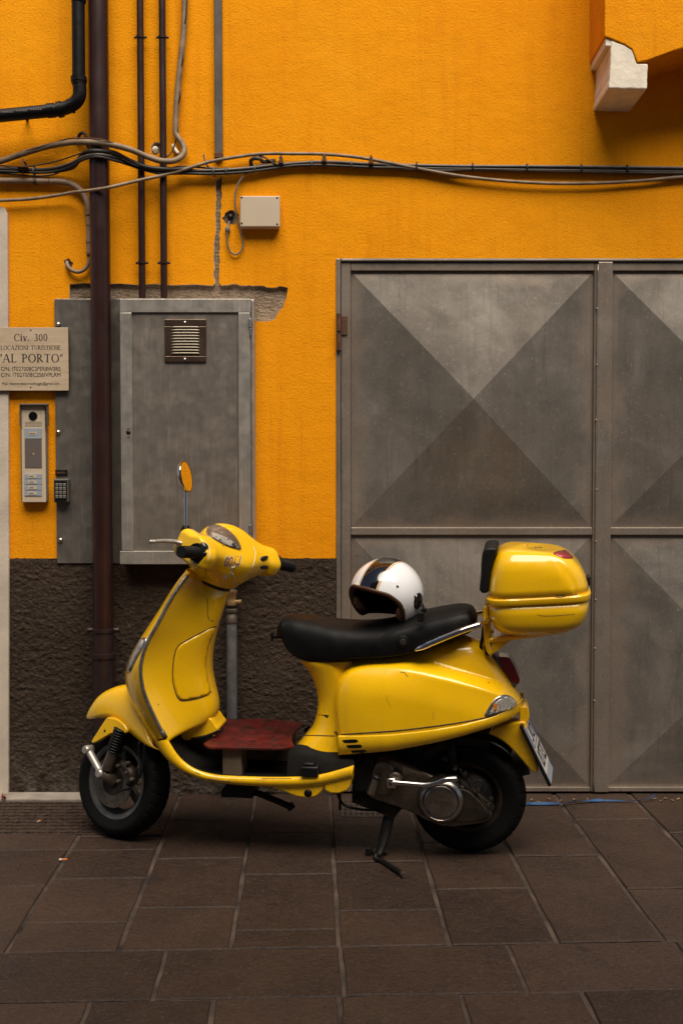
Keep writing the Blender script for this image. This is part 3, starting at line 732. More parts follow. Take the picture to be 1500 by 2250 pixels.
# gas pipe with valve behind the scooter
gp = thing('gas_pipe', 'galvanised gas pipe with brass valve standing behind the scooter', 'pipe', loc=tuple(W(508, 1745, -.05) * [1, 1, 0]))
xg = W(509, 1400, -.05)[0]; zg = lambda y: W(509, y, -.05)[2]
make('pipe', *tube([(xg, -.05, .0), (xg, -.05, zg(1355))], .0235, 20), M['gas_pipe'], gp, sharp=50)
make('pipe', *tube([(xg, -.05, zg(1330)), (xg, -.05, zg(1238))], .019, 20), M['gas_pipe'], gp, sharp=50)
make('coupling', *lathe([(.0, 0), (.027, 0), (.027, .03), (.024, .034), (.024, .045), (.029, .047), (.029, .058), (.022, .062), (.0, .063)], 'z', 20, (xg, -.05, zg(1368))), M['alu'], gp, sharp=40)
vb = make('valve_body', *lathe([(.0, 0), (.024, 0), (.026, .008), (.021, .02), (.021, .045), (.027, .055), (.027, .066), (.0, .067)], 'z', 20, (xg, -.05, zg(1330))), M['brass'], gp, sharp=40)
make('valve_tap', *tube([(xg + .015, -.055, zg(1322)), (xg + .045, -.06, zg(1322))], [.008, .008, .012, .012], 10), M['brass'], vb, sharp=40)
make('union_nut', *lathe([(.0, 0), (.026, 0), (.026, .022), (.0, .023)], 'z', 6, (xg, -.05, zg(1290))), M['gas_pipe'], gp, smooth=False)
# beige conduit bending down
cd = thing('beige_conduit', 'beige plastic conduit bending down to a hole in the wall', 'conduit', loc=tuple(W(150, 590)))
make('pipe', *tube(wp([(-300, 396), (-100, 396), (60, 397), (125, 398)], -.022), .0135, 14, n=30), M['beige_pipe'], cd)
make('bend', *tube(wp([(108, 398), (130, 398), (152, 402), (172, 413), (187, 432), (193, 452), (195, 475)], -.022), .0142, 14, n=30), M['beige_pipe'], cd)
make('pipe', *tube(wp([(194.5, 470), (196, 520), (196.5, 562)], -.022), .0128, 14, n=12), M['beige_pipe'], cd)
make('hose', *tube([W(196.5, 556, -.022), W(195, 576, -.022), W(186, 591, -.024), W(171, 597, -.024), W(156, 592, -.02), W(148, 582, -.008), W(147, 574, .012)], .0085, 12, n=30), M['beige_pipe'], cd)
for y in (488, 526): make('sleeve', *tube(wp([(195.5, y), (196, y + 7)], -.022), .0152, 14), M['beige_pipe'], cd, sharp=40)
make('sleeve', *tube(wp([(74, 397.5), (82, 397.5)], -.022), .0150, 14), M['brown_cable'], cd, sharp=40)

# ------------------------------------------------------------------ cables
def cable(label, pts, r, mat, Y, n=80, seg=8):
    o = make('cable', *tube(wp(pts, Y), r, seg, n=n), M[mat]); return tag(o, label, 'cable', 'cables strung across the wall')
cable('thick beige cable looping under the narrow pipes and climbing to the top', [(-60, 372), (0, 354), (60, 334), (110, 320), (165, 312), (225, 314), (280, 326), (320, 342), (350, 352), (380, 353), (400, 342), (405, 326), (396, 308), (387, 294), (386, 270), (390, 200), (397, 130), (404, 60), (407, -60)],
      .0125, 'beige', [-.03, -.03, -.035, -.05, -.095, -.133, -.11, -.08, -.072, -.07, -.05, -.03, -.025, -.022, -.022, -.022, -.022, -.022, -.022], 150, 12)
cable('thin beige cable slanting up from the left across all pipes', [(-60, 444), (0, 440), (70, 436), (140, 426), (160, 422), (225, 414), (300, 397), (355, 385), (400, 373), (460, 355), (520, 344), (580, 337), (650, 337), (712, 338), (780, 344), (850, 356), (930, 372), (1010, 386), (1100, 396), (1200, 402), (1300, 402), (1400, 397), (1500, 388), (1600, 382)],
      .0072, 'beige', [-.03, -.03, -.03, -.04, -.055, -.131, -.09, -.065, -.05, -.035, -.03, -.03, -.03, -.03, -.028, -.026, -.024, -.024, -.024, -.024, -.024, -.022, -.02, -.02], 150, 10)
bundle = [(-60, 368), (0, 370), (60, 373), (110, 372), (150, 362), (185, 345), (215, 340), (250, 345), (285, 357), (310, 366), (355, 374), (400, 375), (470, 375), (540, 372), (600, 364), (650, 359), (720, 357), (830, 361), (1000, 365), (1250, 368), (1500, 371), (1600, 372)]
by = [-.03, -.03, -.03, -.035, -.055, -.10, -.126, -.10, -.07, -.06, -.06, -.035, -.03, -.025, -.02, -.02, -.02, -.02, -.02, -.02, -.02, -.02]
def off(d, amp, sd, yo=0):
    r = random.Random(sd); return [(x, y + d + r.uniform(-amp, amp)) for x, y in bundle], [q + yo for q in by]
for d, amp, sd, yo, r_, mt, lab in ((-2, 1.0, 1, -.004, .0058, 'grey_cable', 'uppermost grey cable of the long horizontal bundle'), (2.2, 1.4, 2, .004, .0052, 'grey_cable', 'pale grey cable in the middle of the long bundle'),
                                 (5.2, 1.6, 3, -.003, .0062, 'dark_cable', 'dark cable along the lower edge of the long bundle'), (3.0, 2.2, 4, .012, .0068, 'brown_cable', 'brown cable at the back of the long bundle')):
    p, y_ = off(d, amp, sd, yo); cable(lab, p, r_, mt, y_, 160)
cable('stout dark cable leaving the bundle right of centre', [(845, 366), (900, 371), (960, 375), (1040, 372), (1150, 374), (1300, 377), (1400, 379), (1500, 380), (1600, 381)], .0085, 'brown_cable', -.02, 70, 10)
cable('short corrugated dark cable hugging the downpipe', [(120, 376), (160, 366), (176, 345), (188, 334), (210, 331), (250, 335), (285, 352), (320, 366), (360, 371), (420, 371)], .0098, 'dark_cable', [-.03, -.05, -.07, -.10, -.128, -.11, -.08, -.07, -.068, -.035], 70, 10)
cable('thin red brown wire coiled round the thick beige cable', [(35, 340), (60, 330), (110, 316), (150, 304), (185, 303), (225, 306), (262, 318), (300, 330), (318, 344)], .003, 'rust', [-.03, -.045, -.06, -.08, -.11, -.148, -.125, -.10, -.09], 60, 6)
cable('thin dark wire spiralling down beside the vertical beige cable', [(412, -20), (408, 40), (398, 90), (402, 130), (392, 175), (396, 210), (386, 250), (390, 285), (384, 315), (372, 340), (350, 346)], .003, 'dark_cable', [-.03, -.035, -.012, -.035, -.012, -.035, -.012, -.03, -.02, -.03, -.03], 80, 6)
cable('thin grey lead looping from bundle past the junction box', [(570, 372), (548, 377), (530, 392), (519, 415), (516, 445), (520, 475), (529, 508), (534, 533), (529, 551), (517, 559), (505, 551), (499, 530), (500, 506), (503, 490), (505, 480)], .0038, 'grey_cable', [-.022] * 5 + [-.016, -.012, -.012, -.012, -.012, -.012, -.012, -.012, 0, .016], 90, 8)
cable('thin black wire wandering above the bundle at left', [(-60, 362), (0, 363), (40, 366), (90, 361), (130, 352), (172, 338), (200, 330), (232, 333), (262, 346), (296, 362), (330, 370)], .003, 'dark_cable', [-.04, -.04, -.045, -.05, -.07, -.10, -.128, -.125, -.10, -.08, -.07], 70, 6)
cable('slack black wire hanging below the bundle at left', [(-60, 378), (0, 380), (40, 383), (85, 386), (120, 382), (140, 371), (150, 366)], .0035, 'dark_cable', [-.03, -.03, -.03, -.034, -.04, -.05, -.056], 50, 6)
cable('brown wire bowing between the narrow pipes and the duct', [(362, 372), (390, 366), (420, 366), (450, 368), (478, 370), (510, 371), (545, 368), (585, 360)], .0042, 'brown_cable', [-.06, -.045, -.035, -.03, -.03, -.028, -.028, -.025], 50, 6)
cable('short black jumper between curled stub and first clip', [(556, 350), (575, 343), (592, 352), (610, 361), (632, 360), (660, 357)], .004, 'dark_cable', [-.02, -.03, -.03, -.03, -.026, -.022], 40, 6)
cable('short stripped wire end sticking up beside the duct', [(447, 338), (450, 352), (456, 364), (466, 372)], .004, 'grey_cable', -.02, 16, 6)
pl = make('cable_plug', *lathe([(0, -.018), (.006, -.016), (.011, -.008), (.011, .004), (.006, .012), (0, .013)], 'z', 14, tuple(W(500, 503, -.008))), M['grey_cable']); tag(pl, 'small grey in-line plug hanging below the wall hole', 'plug')
gl = make('cable_gland', *lathe([(0, -.006), (.011, -.006), (.014, 0), (.014, .012), (0, .013)], 'y', 14, tuple(W(506, 476, .004))), M['black']); tag(gl, 'black cable gland inside the chipped wall hole', 'gland')
hk = make('pipe_stub', *tube([W(172, 310, -.01), W(174, 297, -.03), W(181, 291, -.04), W(188, 297, -.045), W(191, 312, -.04), W(196, 326, -.03)], .0075, 10, n=24), M['brown_cable']); tag(hk, 'hooked grey brown pipe stub above the cables beside downpipe', 'pipe stub')
h2 = make('pipe_stub', *tube([W(552, 362, .0), W(551, 352, -.02), W(560, 347, -.03), W(572, 349, -.03), W(580, 355, -.02), W(605, 352, -.016)], .0085, 10, n=24), M['brown_cable']); tag(h2, 'curled grey pipe stub left of the cable clips', 'pipe stub')
h3 = make('pipe_stub', *tube([W(381, 318, .0), W(384, 326, -.012), W(392, 337, -.02)], .008, 10, n=10), M['corbel']); tag(h3, 'pale broken stub inside the beige cable loop', 'pipe stub')
rb = make('rubble_plug', *lathe([(0, -.012), (.010, -.008), (.014, 0), (.014, .01)], 'y', 9, tuple(W(341, 327, .008))), M['corbel'], smooth=False); tag(rb, 'crumbling pale plug in the hole between narrow pipes', 'plug')
# clips
for i, (x, y, lab) in enumerate(((617, 352, 'rusty saddle clip by the curled stub'), (712, 348, 'rusty saddle clip second from the curled stub'), (815, 353, 'rusty saddle clip third from the curled stub'))):
    q = W(x, y, -.03); o = make('cable_clip', *join(box(q[0] - .007, q[0] + .007, -.042, -.002, q[2] - .014, q[2] + .016), box(q[0] - .011, q[0] + .011, -.036, -.003, q[2] - .017, q[2] - .004), box(q[0] - .003, q[0] + .003, -.034, -.026, q[2] + .012, q[2] + .026)), M['rust'], smooth=False, bevel=.002); tag(o, lab, 'clip', 'saddle clips on the cables')
for i, (x, lab) in enumerate(((75, 'pale cable tie left of the downpipe'), (470, 'cable tie just below the duct end'), (497, 'cable tie right of the duct end'), (560, 'cable tie where the thin grey lead leaves'), (685, 'cable tie between second clip and first clip'), (772, 'cable tie between second and third clips'), (915, 'cable tie above the garage door edge'), (1038, 'dark cable tie first from the left above the door'), (1157, 'dark cable tie second from the left above the door'), (1276, 'dark cable tie third from the left above the door'), (1377, 'dark cable tie fourth from the left above the door'))):
    yy = float(np.interp(x, [p[0] for p in bundle], [p[1] for p in bundle])) + 1.5; Yc = float(np.interp(x, [p[0] for p in bundle], by))
    q = W(x, yy, Yc); r_ = .0165 if x != 470 else .019
    o = make('cable_tie', *lathe([(r_, -.003), (r_ + .0025, -.003), (r_ + .0025, .003), (r_, .003), (r_, -.003)], 'x', 16, tuple(q)), M['grey_cable'] if x < 900 else M['dark_cable']); tag(o, lab, 'cable tie', 'ties round the cable bundle')
q = W(50, 368, -.05)
wd = thing('wall_stud', 'rusty stud with round disc in front of left cables', 'stud', loc=tuple(q))
make('disc', *lathe([(0, -.002), (.024, -.002), (.025, 0), (.024, .002), (0, .003)], 'z', 20, tuple(q)), M['rust'], wd); make('rod', *tube([q + [0, 0, .04], q + [0, 0, -.035]], .004, 8), M['rust'], wd); make('anchor', *tube([q + [0, 0, .03], q + [0, .055, .03]], .004, 8), M['rust'], wd)

# ------------------------------------------------------------------ metal cabinet and cover plate
def wb(x0, y0, x1, y1, yf, yb): a, b = W(x0, y0, yf), W(x1, y1, yf); return box(a[0], b[0], yf, yb, b[2], a[2])
cp = thing('cover_plate', 'plain galvanised cover sheet screwed behind the thick downpipe', 'metal plate', loc=tuple(W(190, 1238)))
make('sheet', *wb(119, 656, 282, 1238, -.012, .0), M['galv_dark'], cp, smooth=False, bevel=.002)
for x, y in ((128, 713), (128, 950), (133, 1187)):
    s_ = make('screw', *lathe([(0, -.009), (.007, -.008), (.0105, -.003), (.0115, 0)], 'y', 16, tuple(W(x, y, -.012))), M['alu_bright'], cp); make('screw_socket', *lathe([(0, -.0095), (.0042, -.0095), (.0042, -.007)], 'y', 6, tuple(W(x, y, -.012))), M['iron'], s_)
YC = -.085
cb_ = thing('meter_cabinet', 'galvanised meter cabinet with louvred vent on yellow wall', 'cabinet', loc=tuple(W(411, 1240)))
make('body', *wb(263, 657, 560, 1239, YC + .012, .0), M['galv'], cb_, smooth=False, bevel=.003)
x0, y0, x1, y1 = 263, 656, 551, 1240
make('door_rail', *wb(x0, y0, x1, 686, YC, YC + .011), M['galv'], cb_, smooth=False, bevel=.002); make('door_rail', *wb(x0, 1211, x1, y1, YC, YC + .011), M['galv'], cb_, smooth=False, bevel=.002)
make('door_stile', *wb(x0, 686.4, 293, 1210.6, YC, YC + .011), M['galv'], cb_, smooth=False, bevel=.002); make('door_stile', *wb(523, 686.4, x1, 1210.6, YC, YC + .011), M['galv'], cb_, smooth=False, bevel=.002)
make('door_panel', *wb(292, 685, 524, 1212, YC + .0085, YC + .0125), M['galv_panel'], cb_, smooth=False)
make('side_strip', *wb(552.5, 660, 559.5, 1238, YC + .003, YC + .0135), M['galv'], cb_, smooth=False, bevel=.002)
for y in (718, 1172):
    h_ = make('hinge', *wb(546, y - 19, 552.5, y + 2, YC - .008, YC), M['gas_pipe'], cb_, smooth=False, bevel=.003); make('hinge_pin', *wb(547.5, y + 2.5, 552, y + 20, YC - .007, YC), M['gas_pipe'], h_, smooth=False, bevel=.003)
make('keyhole', *lathe([(0, -.0012), (.0092, -.0012), (.0098, .0)], 'y', 18, tuple(W(282, 950, YC))), M['black'], cb_)
for y in (942, 960): make('rivet', *lathe([(0, -.0025), (.0035, -.001), (.004, 0)], 'y', 10, tuple(W(282, y, YC))), M['rust'], cb_)
# vent
YV = YC + .0085
vt = make('vent', *join(wb(361, 701, 453, 716, YV - .008, YV - .001), wb(361, 782, 453, 795, YV - .008, YV - .001), wb(361, 716.5, 377, 781.5, YV - .008, YV - .001), wb(438, 716.5, 453, 781.5, YV - .008, YV - .001)), simple('bronze_vent', (0.13, 0.085, 0.06), 0.35, metal=0.8, var=0.2, scale=20), cb_, smooth=False, bevel=.002)
make('vent_opening', *wb(377, 716, 438, 782, YV - .0015, YV - .0005), M['black'], vt, smooth=False)
for k in range(10):
    a, b = W(378, 718.6 + k * 6.4, YV - .004), W(437, 718.6 + k * 6.4, YV - .004)
    make('louvre', *tube([a + [0, .002, -.004], a + [.004, -.003, 0], b + [-.004, -.003, 0], b + [0, .002, -.004]], .0034, 8, n=14, flat=.7), M['louvre'], vt)
for y in (708, 789): make('screw', *lathe([(0, -.003), (.005, -.0015), (.006, 0)], 'y', 12, tuple(W(406, y, YV - .008))), M['alu_bright'], vt)

# ------------------------------------------------------------------ junction box
jb = thing('junction_box', 'cream plastic junction box under the cables', 'junction box', loc=tuple(W(571, 500)))
make('base', *wb(528, 432, 614, 501, -.026, .0), M['cream'], jb, smooth=False, bevel=.006); make('lid', *wb(527, 429.5, 615, 498, -.047, -.0265), M['cream'], jb, smooth=False, bevel=.005, seg=3)
for x, y in ((531, 433), (609, 434), (531, 490), (609, 492)): make('screw_well', *lathe([(0, -.0008), (.0042, -.0008), (.0046, .0005)], 'y', 12, tuple(W(x, y, -.047))), M['black'], jb)

# ------------------------------------------------------------------ lettering
def serif_glyph(ch):
    out = []
    def quad(*p): out.append((np.array([(a, 0, b) for a, b in p]), [(0, 1, 2, 3)]))
    def bar(x0, y0, x1, y1): quad((x0, y0), (x1, y0), (x1, y1), (x0, y1))
    def diag(x0, y0, x1, y1, w): quad((x0 - w / 2, y0), (x0 + w / 2, y0), (x1 + w / 2, y1), (x1 - w / 2, y1))
    def stem(x, w=.14, top=1.0, s=.10, both=True):
        bar(x - w / 2, 0, x + w / 2, top); bar(x - w / 2 - s, 0, x + w / 2 + s, .045)
        if both: bar(x - w / 2 - s, top - .045, x + w / 2 + s, top)
    def ring(cx, cy, rx, ry, a0, a1, tw=.14, th=.05):
        A = np.radians(np.linspace(a0, a1, 25)); V = []
        for a in A: V += [(cx + rx * math.cos(a), 0, cy + ry * math.sin(a)), (cx + (rx - tw) * math.cos(a), 0, cy + (ry - th) * math.sin(a))]
        out.append((np.array(V), [(2 * i, 2 * i + 2, 2 * i + 3, 2 * i + 1) for i in range(24)]))
    wd = .7
    if ch == 'A': diag(.06, 0, .37, 1, .06); diag(.70, 0, .39, 1, .15); bar(.2, .30, .55, .35); bar(-.05, 0, .17, .045); bar(.55, 0, .85, .045); wd = .8
    elif ch == 'L': stem(.15); bar(.15, 0, .58, .05); bar(.54, 0, .59, .2); wd = .62
    elif ch == 'P': stem(.15); ring(.22, .72, .36, .28, -90, 90); bar(.15, .95, .23, 1); bar(.15, .44, .23, .49); wd = .62
    elif ch == 'R': stem(.15); ring(.22, .74, .34, .26, -90, 90); bar(.15, .95, .23, 1); bar(.15, .48, .23, .53); diag(.66, 0, .30, .5, .15); wd = .74
    elif ch == 'T': stem(.36, both=False); bar(.02, .95, .70, 1); bar(.02, .78, .06, 1); bar(.66, .78, .70, 1); wd = .72
    elif ch == 'O': ring(.42, .5, .42, .52, 0, 360); wd = .84
    elif ch == 'C': ring(.42, .5, .42, .52, 48, 312); bar(.66, .68, .71, .95); wd = .74
    elif ch == 'I': stem(.16); wd = .32
    elif ch == 'N': stem(.1, .06); stem(.66, .06); diag(.64, 0, .12, 1, .15); wd = .76
    elif ch == 'Z': bar(.02, .95, .6, 1); bar(.02, 0, .6, .05); diag(.08, 0, .54, 1, .15); wd = .62
    elif ch == 'U': bar(.08, .3, .21, 1); bar(.60, .3, .65, 1); ring(.365, .32, .285, .34, 180, 360, .11); bar(-.02, .955, .31, 1); bar(.5, .955, .75, 1); wd = .74
    elif ch == 'S': ring(.28, .74, .26, .28, 40, 270, .11, .07); ring(.28, .26, .26, .28, -140, 90, .11, .07); wd = .56
    elif ch == 'H': stem(.14); stem(.64); bar(.14, .48, .64, .53); wd = .78
    elif ch == 'E': stem(.14); bar(.14, .95, .55, 1); bar(.14, .48, .45, .53); bar(.14, 0, .58, .05); bar(.53, 0, .58, .2); bar(.5, .8, .55, 1); wd = .62
    elif ch == 'i': stem(.15, .15, .66, .06); bar(.08, .8, .23, .95); wd = .32
    elif ch == 'v': diag(.25, 0, .08, .66, .15); diag(.27, 0, .46, .66, .06); bar(-.03, .62, .22, .66); bar(.36, .62, .56, .66); wd = .55
    elif ch == '.': bar(.06, 0, .2, .14); wd = .28
    elif ch == '0': ring(.27, .5, .26, .51, 0, 360, .13); wd = .56
    elif ch == '3': ring(.24, .75, .23, .26, -90, 150, .13); ring(.24, .26, .26, .28, -150, 90, .14); wd = .54
    elif ch in '\u201c\u201d': s = 1; diag(.05, .68, .12, 1, .09); diag(.22, .68, .29, 1, .09); wd = .34
    elif ch == ' ': wd = .42
    if not out: return None, wd
    return join(*out), wd
def serif_text(t):
    x = 0; ps = []
    for ch in t:
        g, w_ = serif_glyph(ch)
        if g is not None: ps.append((g[0] + [x, 0, 0], g[1]))
        x += w_ + .07
    return join(*ps)
def sans_text(t, bold=0.0):
    v, f = text_mesh(t, 1.0, bold); v = np.column_stack([v[:, 0], np.zeros(len(v)), v[:, 1]]); return v, f
def fit(vf, x0, x1, y0, y1, Y):
    """lettering scaled into a pixel rectangle of the plane Y"""
    v, f = vf; a, b = W(x0, y1, Y), W(x1, y0, Y); mn, mx = v.min(0), v.max(0)
    o = np.empty_like(v); o[:, 0] = a[0] + (v[:, 0] - mn[0]) / (mx[0] - mn[0]) * (b[0] - a[0]); o[:, 2] = a[2] + (v[:, 2] - mn[2]) / (mx[2] - mn[2] + 1e-9) * (b[2] - a[2]); o[:, 1] = Y; return o, f
YS = -.034
sg = thing('house_sign', 'cream house sign reading Civ. 300 and AL PORTO', 'sign', loc=tuple(W(68, 858)))
make('panel', *wb(-16, 719, 151, 858, YS, YS + .004), M['sign'], sg, smooth=False, bevel=.001); make('backing', *wb(-16, 719.6, 152, 859, YS + .0041, YS + .009), M['black'], sg, smooth=False)
YT = YS - .0006
for ltr in (fit(serif_text('Civ. 300'), 31, 104, 733, 749, YT), fit(serif_text('LOCAZIONI TURISTICHE'), 1, 133, 758.5, 768, YT), fit(serif_text('\u201cAL PORTO\u201d'), -2, 138, 777, 796, YT),
     fit(sans_text('CIN: IT027008C2PER8W3RS'), 2, 133, 805.5, 814.5, YT), fit(sans_text('CIN: IT027008C2S6IVPLRM'), 2, 133, 818.5, 827.5, YT), fit(sans_text('Mail: ristorantealportochioggia@gmail.com'), 5, 130, 839, 847, YT)): make('lettering', *ltr, M['ink'], sg, smooth=False)
for y in (725, 851): make('pin', *lathe([(0, -.002), (.003, -.001), (.0034, 0)], 'y', 10, tuple(W(67.5, y, YS))), M['black'], sg)

# ------------------------------------------------------------------ intercom and keypad
YI = -.028
ic = thing('intercom', 'tall cream video intercom with camera and bell buttons', 'intercom', loc=tuple(W(74, 1105)))
make('housing', *wb(43, 888, 104, 1105, YI - .004, .0), simple('grey_hood', (0.16, 0.145, 0.125), 0.4), ic, smooth=False, bevel=.010, seg=3)
make('face', *wb(46, 891, 101, 1104, YI - .010, YI - .003), M['cream'], ic, smooth=False, bevel=.005, seg=3)
hood = make('rain_hood', *join(wb(42, 886.5, 104.5, 890.5, YI - .028, YI - .002), wb(42, 890.8, 45.5, 935, YI - .024, YI - .002), wb(101.5, 890.8, 105, 935, YI - .024, YI - .002)), simple('dark_hood', (0.09, 0.08, 0.068), 0.4), ic, smooth=False, bevel=.002)
F_ = YI - .010
ln = make('camera_lens', *lathe([(0, -.004), (.017, -.004), (.0195, -.001), (.0195, .001)], 'y', 24, tuple(W(72.5, 914, F_))), M['blackgloss'], ic, sharp=40)
make('grille', *join(*[wb(55 + 2.9 * i, 926.5 + 3.1 * j, 56.6 + 2.9 * i, 928 + 3.1 * j, F_ - .0006, F_ + .001) for i in range(13) for j in range(4)]), M['brown_cable'], ic, smooth=False)
make('mark', *join(*[tube([W(88 + 1.5 * math.sin(k), 907 + 5.5 * k, F_ - .0004), W(90.5, 909 + 5.5 * k, F_ - .0004)], .0006, 5) for k in range(3)]), M['ink'], ic)
make('name_button', *wb(54, 940.5, 92, 964, F_ - .003, F_), M['button'], ic, smooth=False, bevel=.001); make('name_card', *wb(63, 949, 80, 955, F_ - .0042, F_ - .002), M['cream'], ic, smooth=False)
make('name_print', *join(*[wb(65 + 2.2 * k, 951, 66.6 + 2.2 * k, 953, F_ - .0046, F_ - .0040) for k in range(6)]), M['ink'], ic, smooth=False)
sc_ = make('reader_panel', *wb(54, 965.5, 92, 1028, F_ - .002, F_), M['screen'], ic, smooth=False, bevel=.001)
make('arrow_mark', *join(tube([W(73, 1004, F_ - .0024), W(73, 995, F_ - .0024)], .0009, 5), tube([W(69.5, 999, F_ - .0024), W(73, 995, F_ - .0024), W(76.5, 999, F_ - .0024)], .0009, 5)), M['cream'], sc_)
for k in range(4):
    y = 1041 + 12.4 * k
    b_ = make('bell_button', *wb(54, y, 92, y + 11.3, F_ - .003, F_), M['button'], ic, smooth=False, bevel=.001); make('name_card', *wb(61.5, y + 2.6, 80, y + 8.8, F_ - .0042, F_ - .002), M['cream'], b_, smooth=False)
    make('name_print', *join(*[wb(64.5 + 2 * q, y + 4.8, 66 + 2 * q, y + 6.6, F_ - .0046, F_ - .0040) for q in range(5)]), M['ink'], b_, smooth=False)
YKP = -.047
kp = thing('keypad', 'small dark keypad on the cover sheet beside intercom', 'keypad', loc=tuple(W(134, 1104)))
make('case', *wb(117.5, 1052, 151, 1104, YKP, -.0122), simple('grey_case', (0.12, 0.11, 0.10), 0.45, metal=0.4), kp, smooth=False, bevel=.004)
make('face', *wb(119.5, 1056, 147, 1102, YKP - .002, YKP + .001), M['black'], kp, smooth=False, bevel=.001)
for i in range(3):
    for j in range(4): make('key', *wb(121.6 + 8.2 * i, 1062 + 8.6 * j, 128.2 + 8.2 * i, 1069.2 + 8.6 * j, YKP - .006, YKP - .0015), M['keys'], kp, smooth=False, bevel=.0015)
make('label_plate', *wb(121.5, 1032.5, 148, 1045.5, -.015, -.0122), M['black'], kp, smooth=False)
make('label_print', *join(*[wb(124.5 + 3 * k, 1036.5, 126.5 + 3 * k, 1040.5, -.0155, -.0148) for k in range(7)]), M['rust'], kp, smooth=False)
# ------------------------------------------------------------------ scooter
rc, fc = G(1028, 1868), G(274, 1832)
dv_ = rc - fc
YAW = math.atan2(dv_[1], dv_[0]); LEAN = rad(2.5); WB = float(np.linalg.norm(dv_))
MS = Frame(rc, rotm('Z', YAW) @ rotm('X', LEAN))           # x to the rear, y away from the camera, z up
RAKE, STEER = rad(25), rad(-27)
ax_ = np.array([math.sin(RAKE), 0, math.cos(RAKE)])
A_ = MS.pix(468, 1279, 0)
Rs = rotm(tuple(ax_), STEER)
MH = Frame(MS.w(A_), MS.r @ Rs @ rotm('Y', RAKE))          # handlebar frame, z along the steering axis
RW = .217
wc_ = A_ + Rs @ (np.array([-WB, 0, RW]) - A_)
MW = Frame(MS.w(wc_), MS.r @ Rs)                           # front wheel frame
dirv = MW.r[:, 1]; low = math.sqrt(max(0, 1 - dirv[2] ** 2)) * RW
MW.o[2] = low + .0005
sco = thing('scooter', 'yellow motor scooter with black seat and yellow rear top case', 'scooter', frame=MS)
def sp(name, vf, m, parent=sco, frame=MS, **kw): return make(name, vf[0], vf[1], M[m] if isinstance(m, str) else m, parent, frame=frame, **kw)
from mathutils.bvhtree import BVHTree
def bvh(verts, faces, frame=MS): return BVHTree.FromPolygons([tuple(p) for p in frame.w(np.asarray(verts, float))], [list(map(int, f)) for f in faces])
def bvh_obj(o):
    dg = bpy.context.evaluated_depsgraph_get(); e = o.evaluated_get(dg); me = e.to_mesh(); mw = rootframe(o)
    t = BVHTree.FromPolygons([tuple(mw.w(np.array(v.co))) for v in me.vertices], [list(p.vertices) for p in me.polygons]); e.to_mesh_clear(); return t
def hit(t, px, py):
    d = Vector(ray(px, py)).normalized(); h = t.ray_cast(Vector(CAM), d)
    if h[0] is None:
        # nearest surface point to the ray at the depth of the body
        q = Vector(CAM) + d * 4.4; h = t.find_nearest(q)
        n = h[1] if h[1].dot(d) < 0 else -h[1]
        return np.array(h[0]), np.array(n)
    n = h[1] if h[1].dot(d) < 0 else -h[1]
    return np.array(h[0]), np.array(n)
def patch_on(t, poly, h=.002, dome=0.0, step=3.0, under=.004):
    """a piece lying on a surface: pixel outline, thickness h, crown `dome`; world coords"""
    P = np.asarray(poly, float); mn, mx = P.min(0), P.max(0)
    xs, ys = np.meshgrid(np.arange(mn[0], mx[0], step), np.arange(mn[1], mx[1], step)); ip = np.column_stack([xs.ravel(), ys.ravel()])
    sdv = sdist(ip[:, 0], ip[:, 1], P); ip = ip[sdv > step * .4]
    vs = [Vector(tuple(q)) for q in P] + [Vector(tuple(q)) for q in ip]
    r = delaunay_2d_cdt(vs, [(i, (i + 1) % len(P)) for i in range(len(P))], [], 1, 1e-6)
    v2 = np.array([tuple(q) for q in r[0]]); inr = sdist(v2[:, 0], v2[:, 1], P); rmax = max(1e-6, inr.max())
    V = []; B = []
    for (x, y), d in zip(v2, inr):
        p, n = hit(t, x, y); dd = max(0, min(1, d / rmax)); V.append(p + n * (h + dome * math.sqrt(1 - (1 - dd) ** 2))); B.append(p - n * under)
    n0 = len(V); Fc = [tuple(f) for f in r[2]]; cnt = {}
    for f in Fc:
        for i in range(len(f)):
            e = (f[i], f[(i + 1) % len(f)]); cnt[tuple(sorted(e))] = cnt.get(tuple(sorted(e)), 0) + 1
    ed = [e for e, c in cnt.items() if c == 1]
    return np.array(V + B), Fc + [(a, b, b + n0, a + n0) for a, b in ed]
def line_on(t, pts, r=.0012, n=40, seg=5, lift=0.0):
    q = []
    for x, y in spline(pts, n): p, nn = hit(t, x, y); q.append(p + nn * lift)
    return tube(q, r, seg)
def text_on(t, vf, x0, x1, y0, y1, h, shear=0.0, rot=0.0):
    v, f = vf; mn, mx = v.min(0), v.max(0); out = []
    for a in v:
        u = (a[0] - mn[0]) / (mx[0] - mn[0]); w = (a[2] - mn[2]) / (mx[2] - mn[2])
        x = x0 + u * (x1 - x0) + shear * (w - .5); y = y1 + w * (y0 - y1) + rot * (u - .5)
        p, n = hit(t, x, y); out.append(p + n * h)
    return np.array(out), f
def mirror_y(vf): v = vf[0].copy(); v[:, 1] *= -1; return v, [tuple(q[::-1]) for q in vf[1]]
def both(vf): return join(vf, mirror_y(vf))
def ringstack(levels, n=48, cap=True, deform=None):
    rings = []
    for (xl, zl), (xr, zr), hw, e in levels:
        a = np.linspace(0, 2 * math.pi, n, endpoint=False); cx, hx = (xl + xr) / 2, (xr - xl) / 2
        ca, sa = np.cos(a), np.sin(a); ux = np.sign(ca) * np.abs(ca) ** (2 / e); uy = np.sign(sa) * np.abs(sa) ** (2 / e)
        rings.append(np.column_stack([cx + hx * ux, hw * uy, (zl + zr) / 2 + (zr - zl) / 2 * ux]))
    if deform: rings = [deform(r) for r in rings]
    return loft(rings, True, cap)
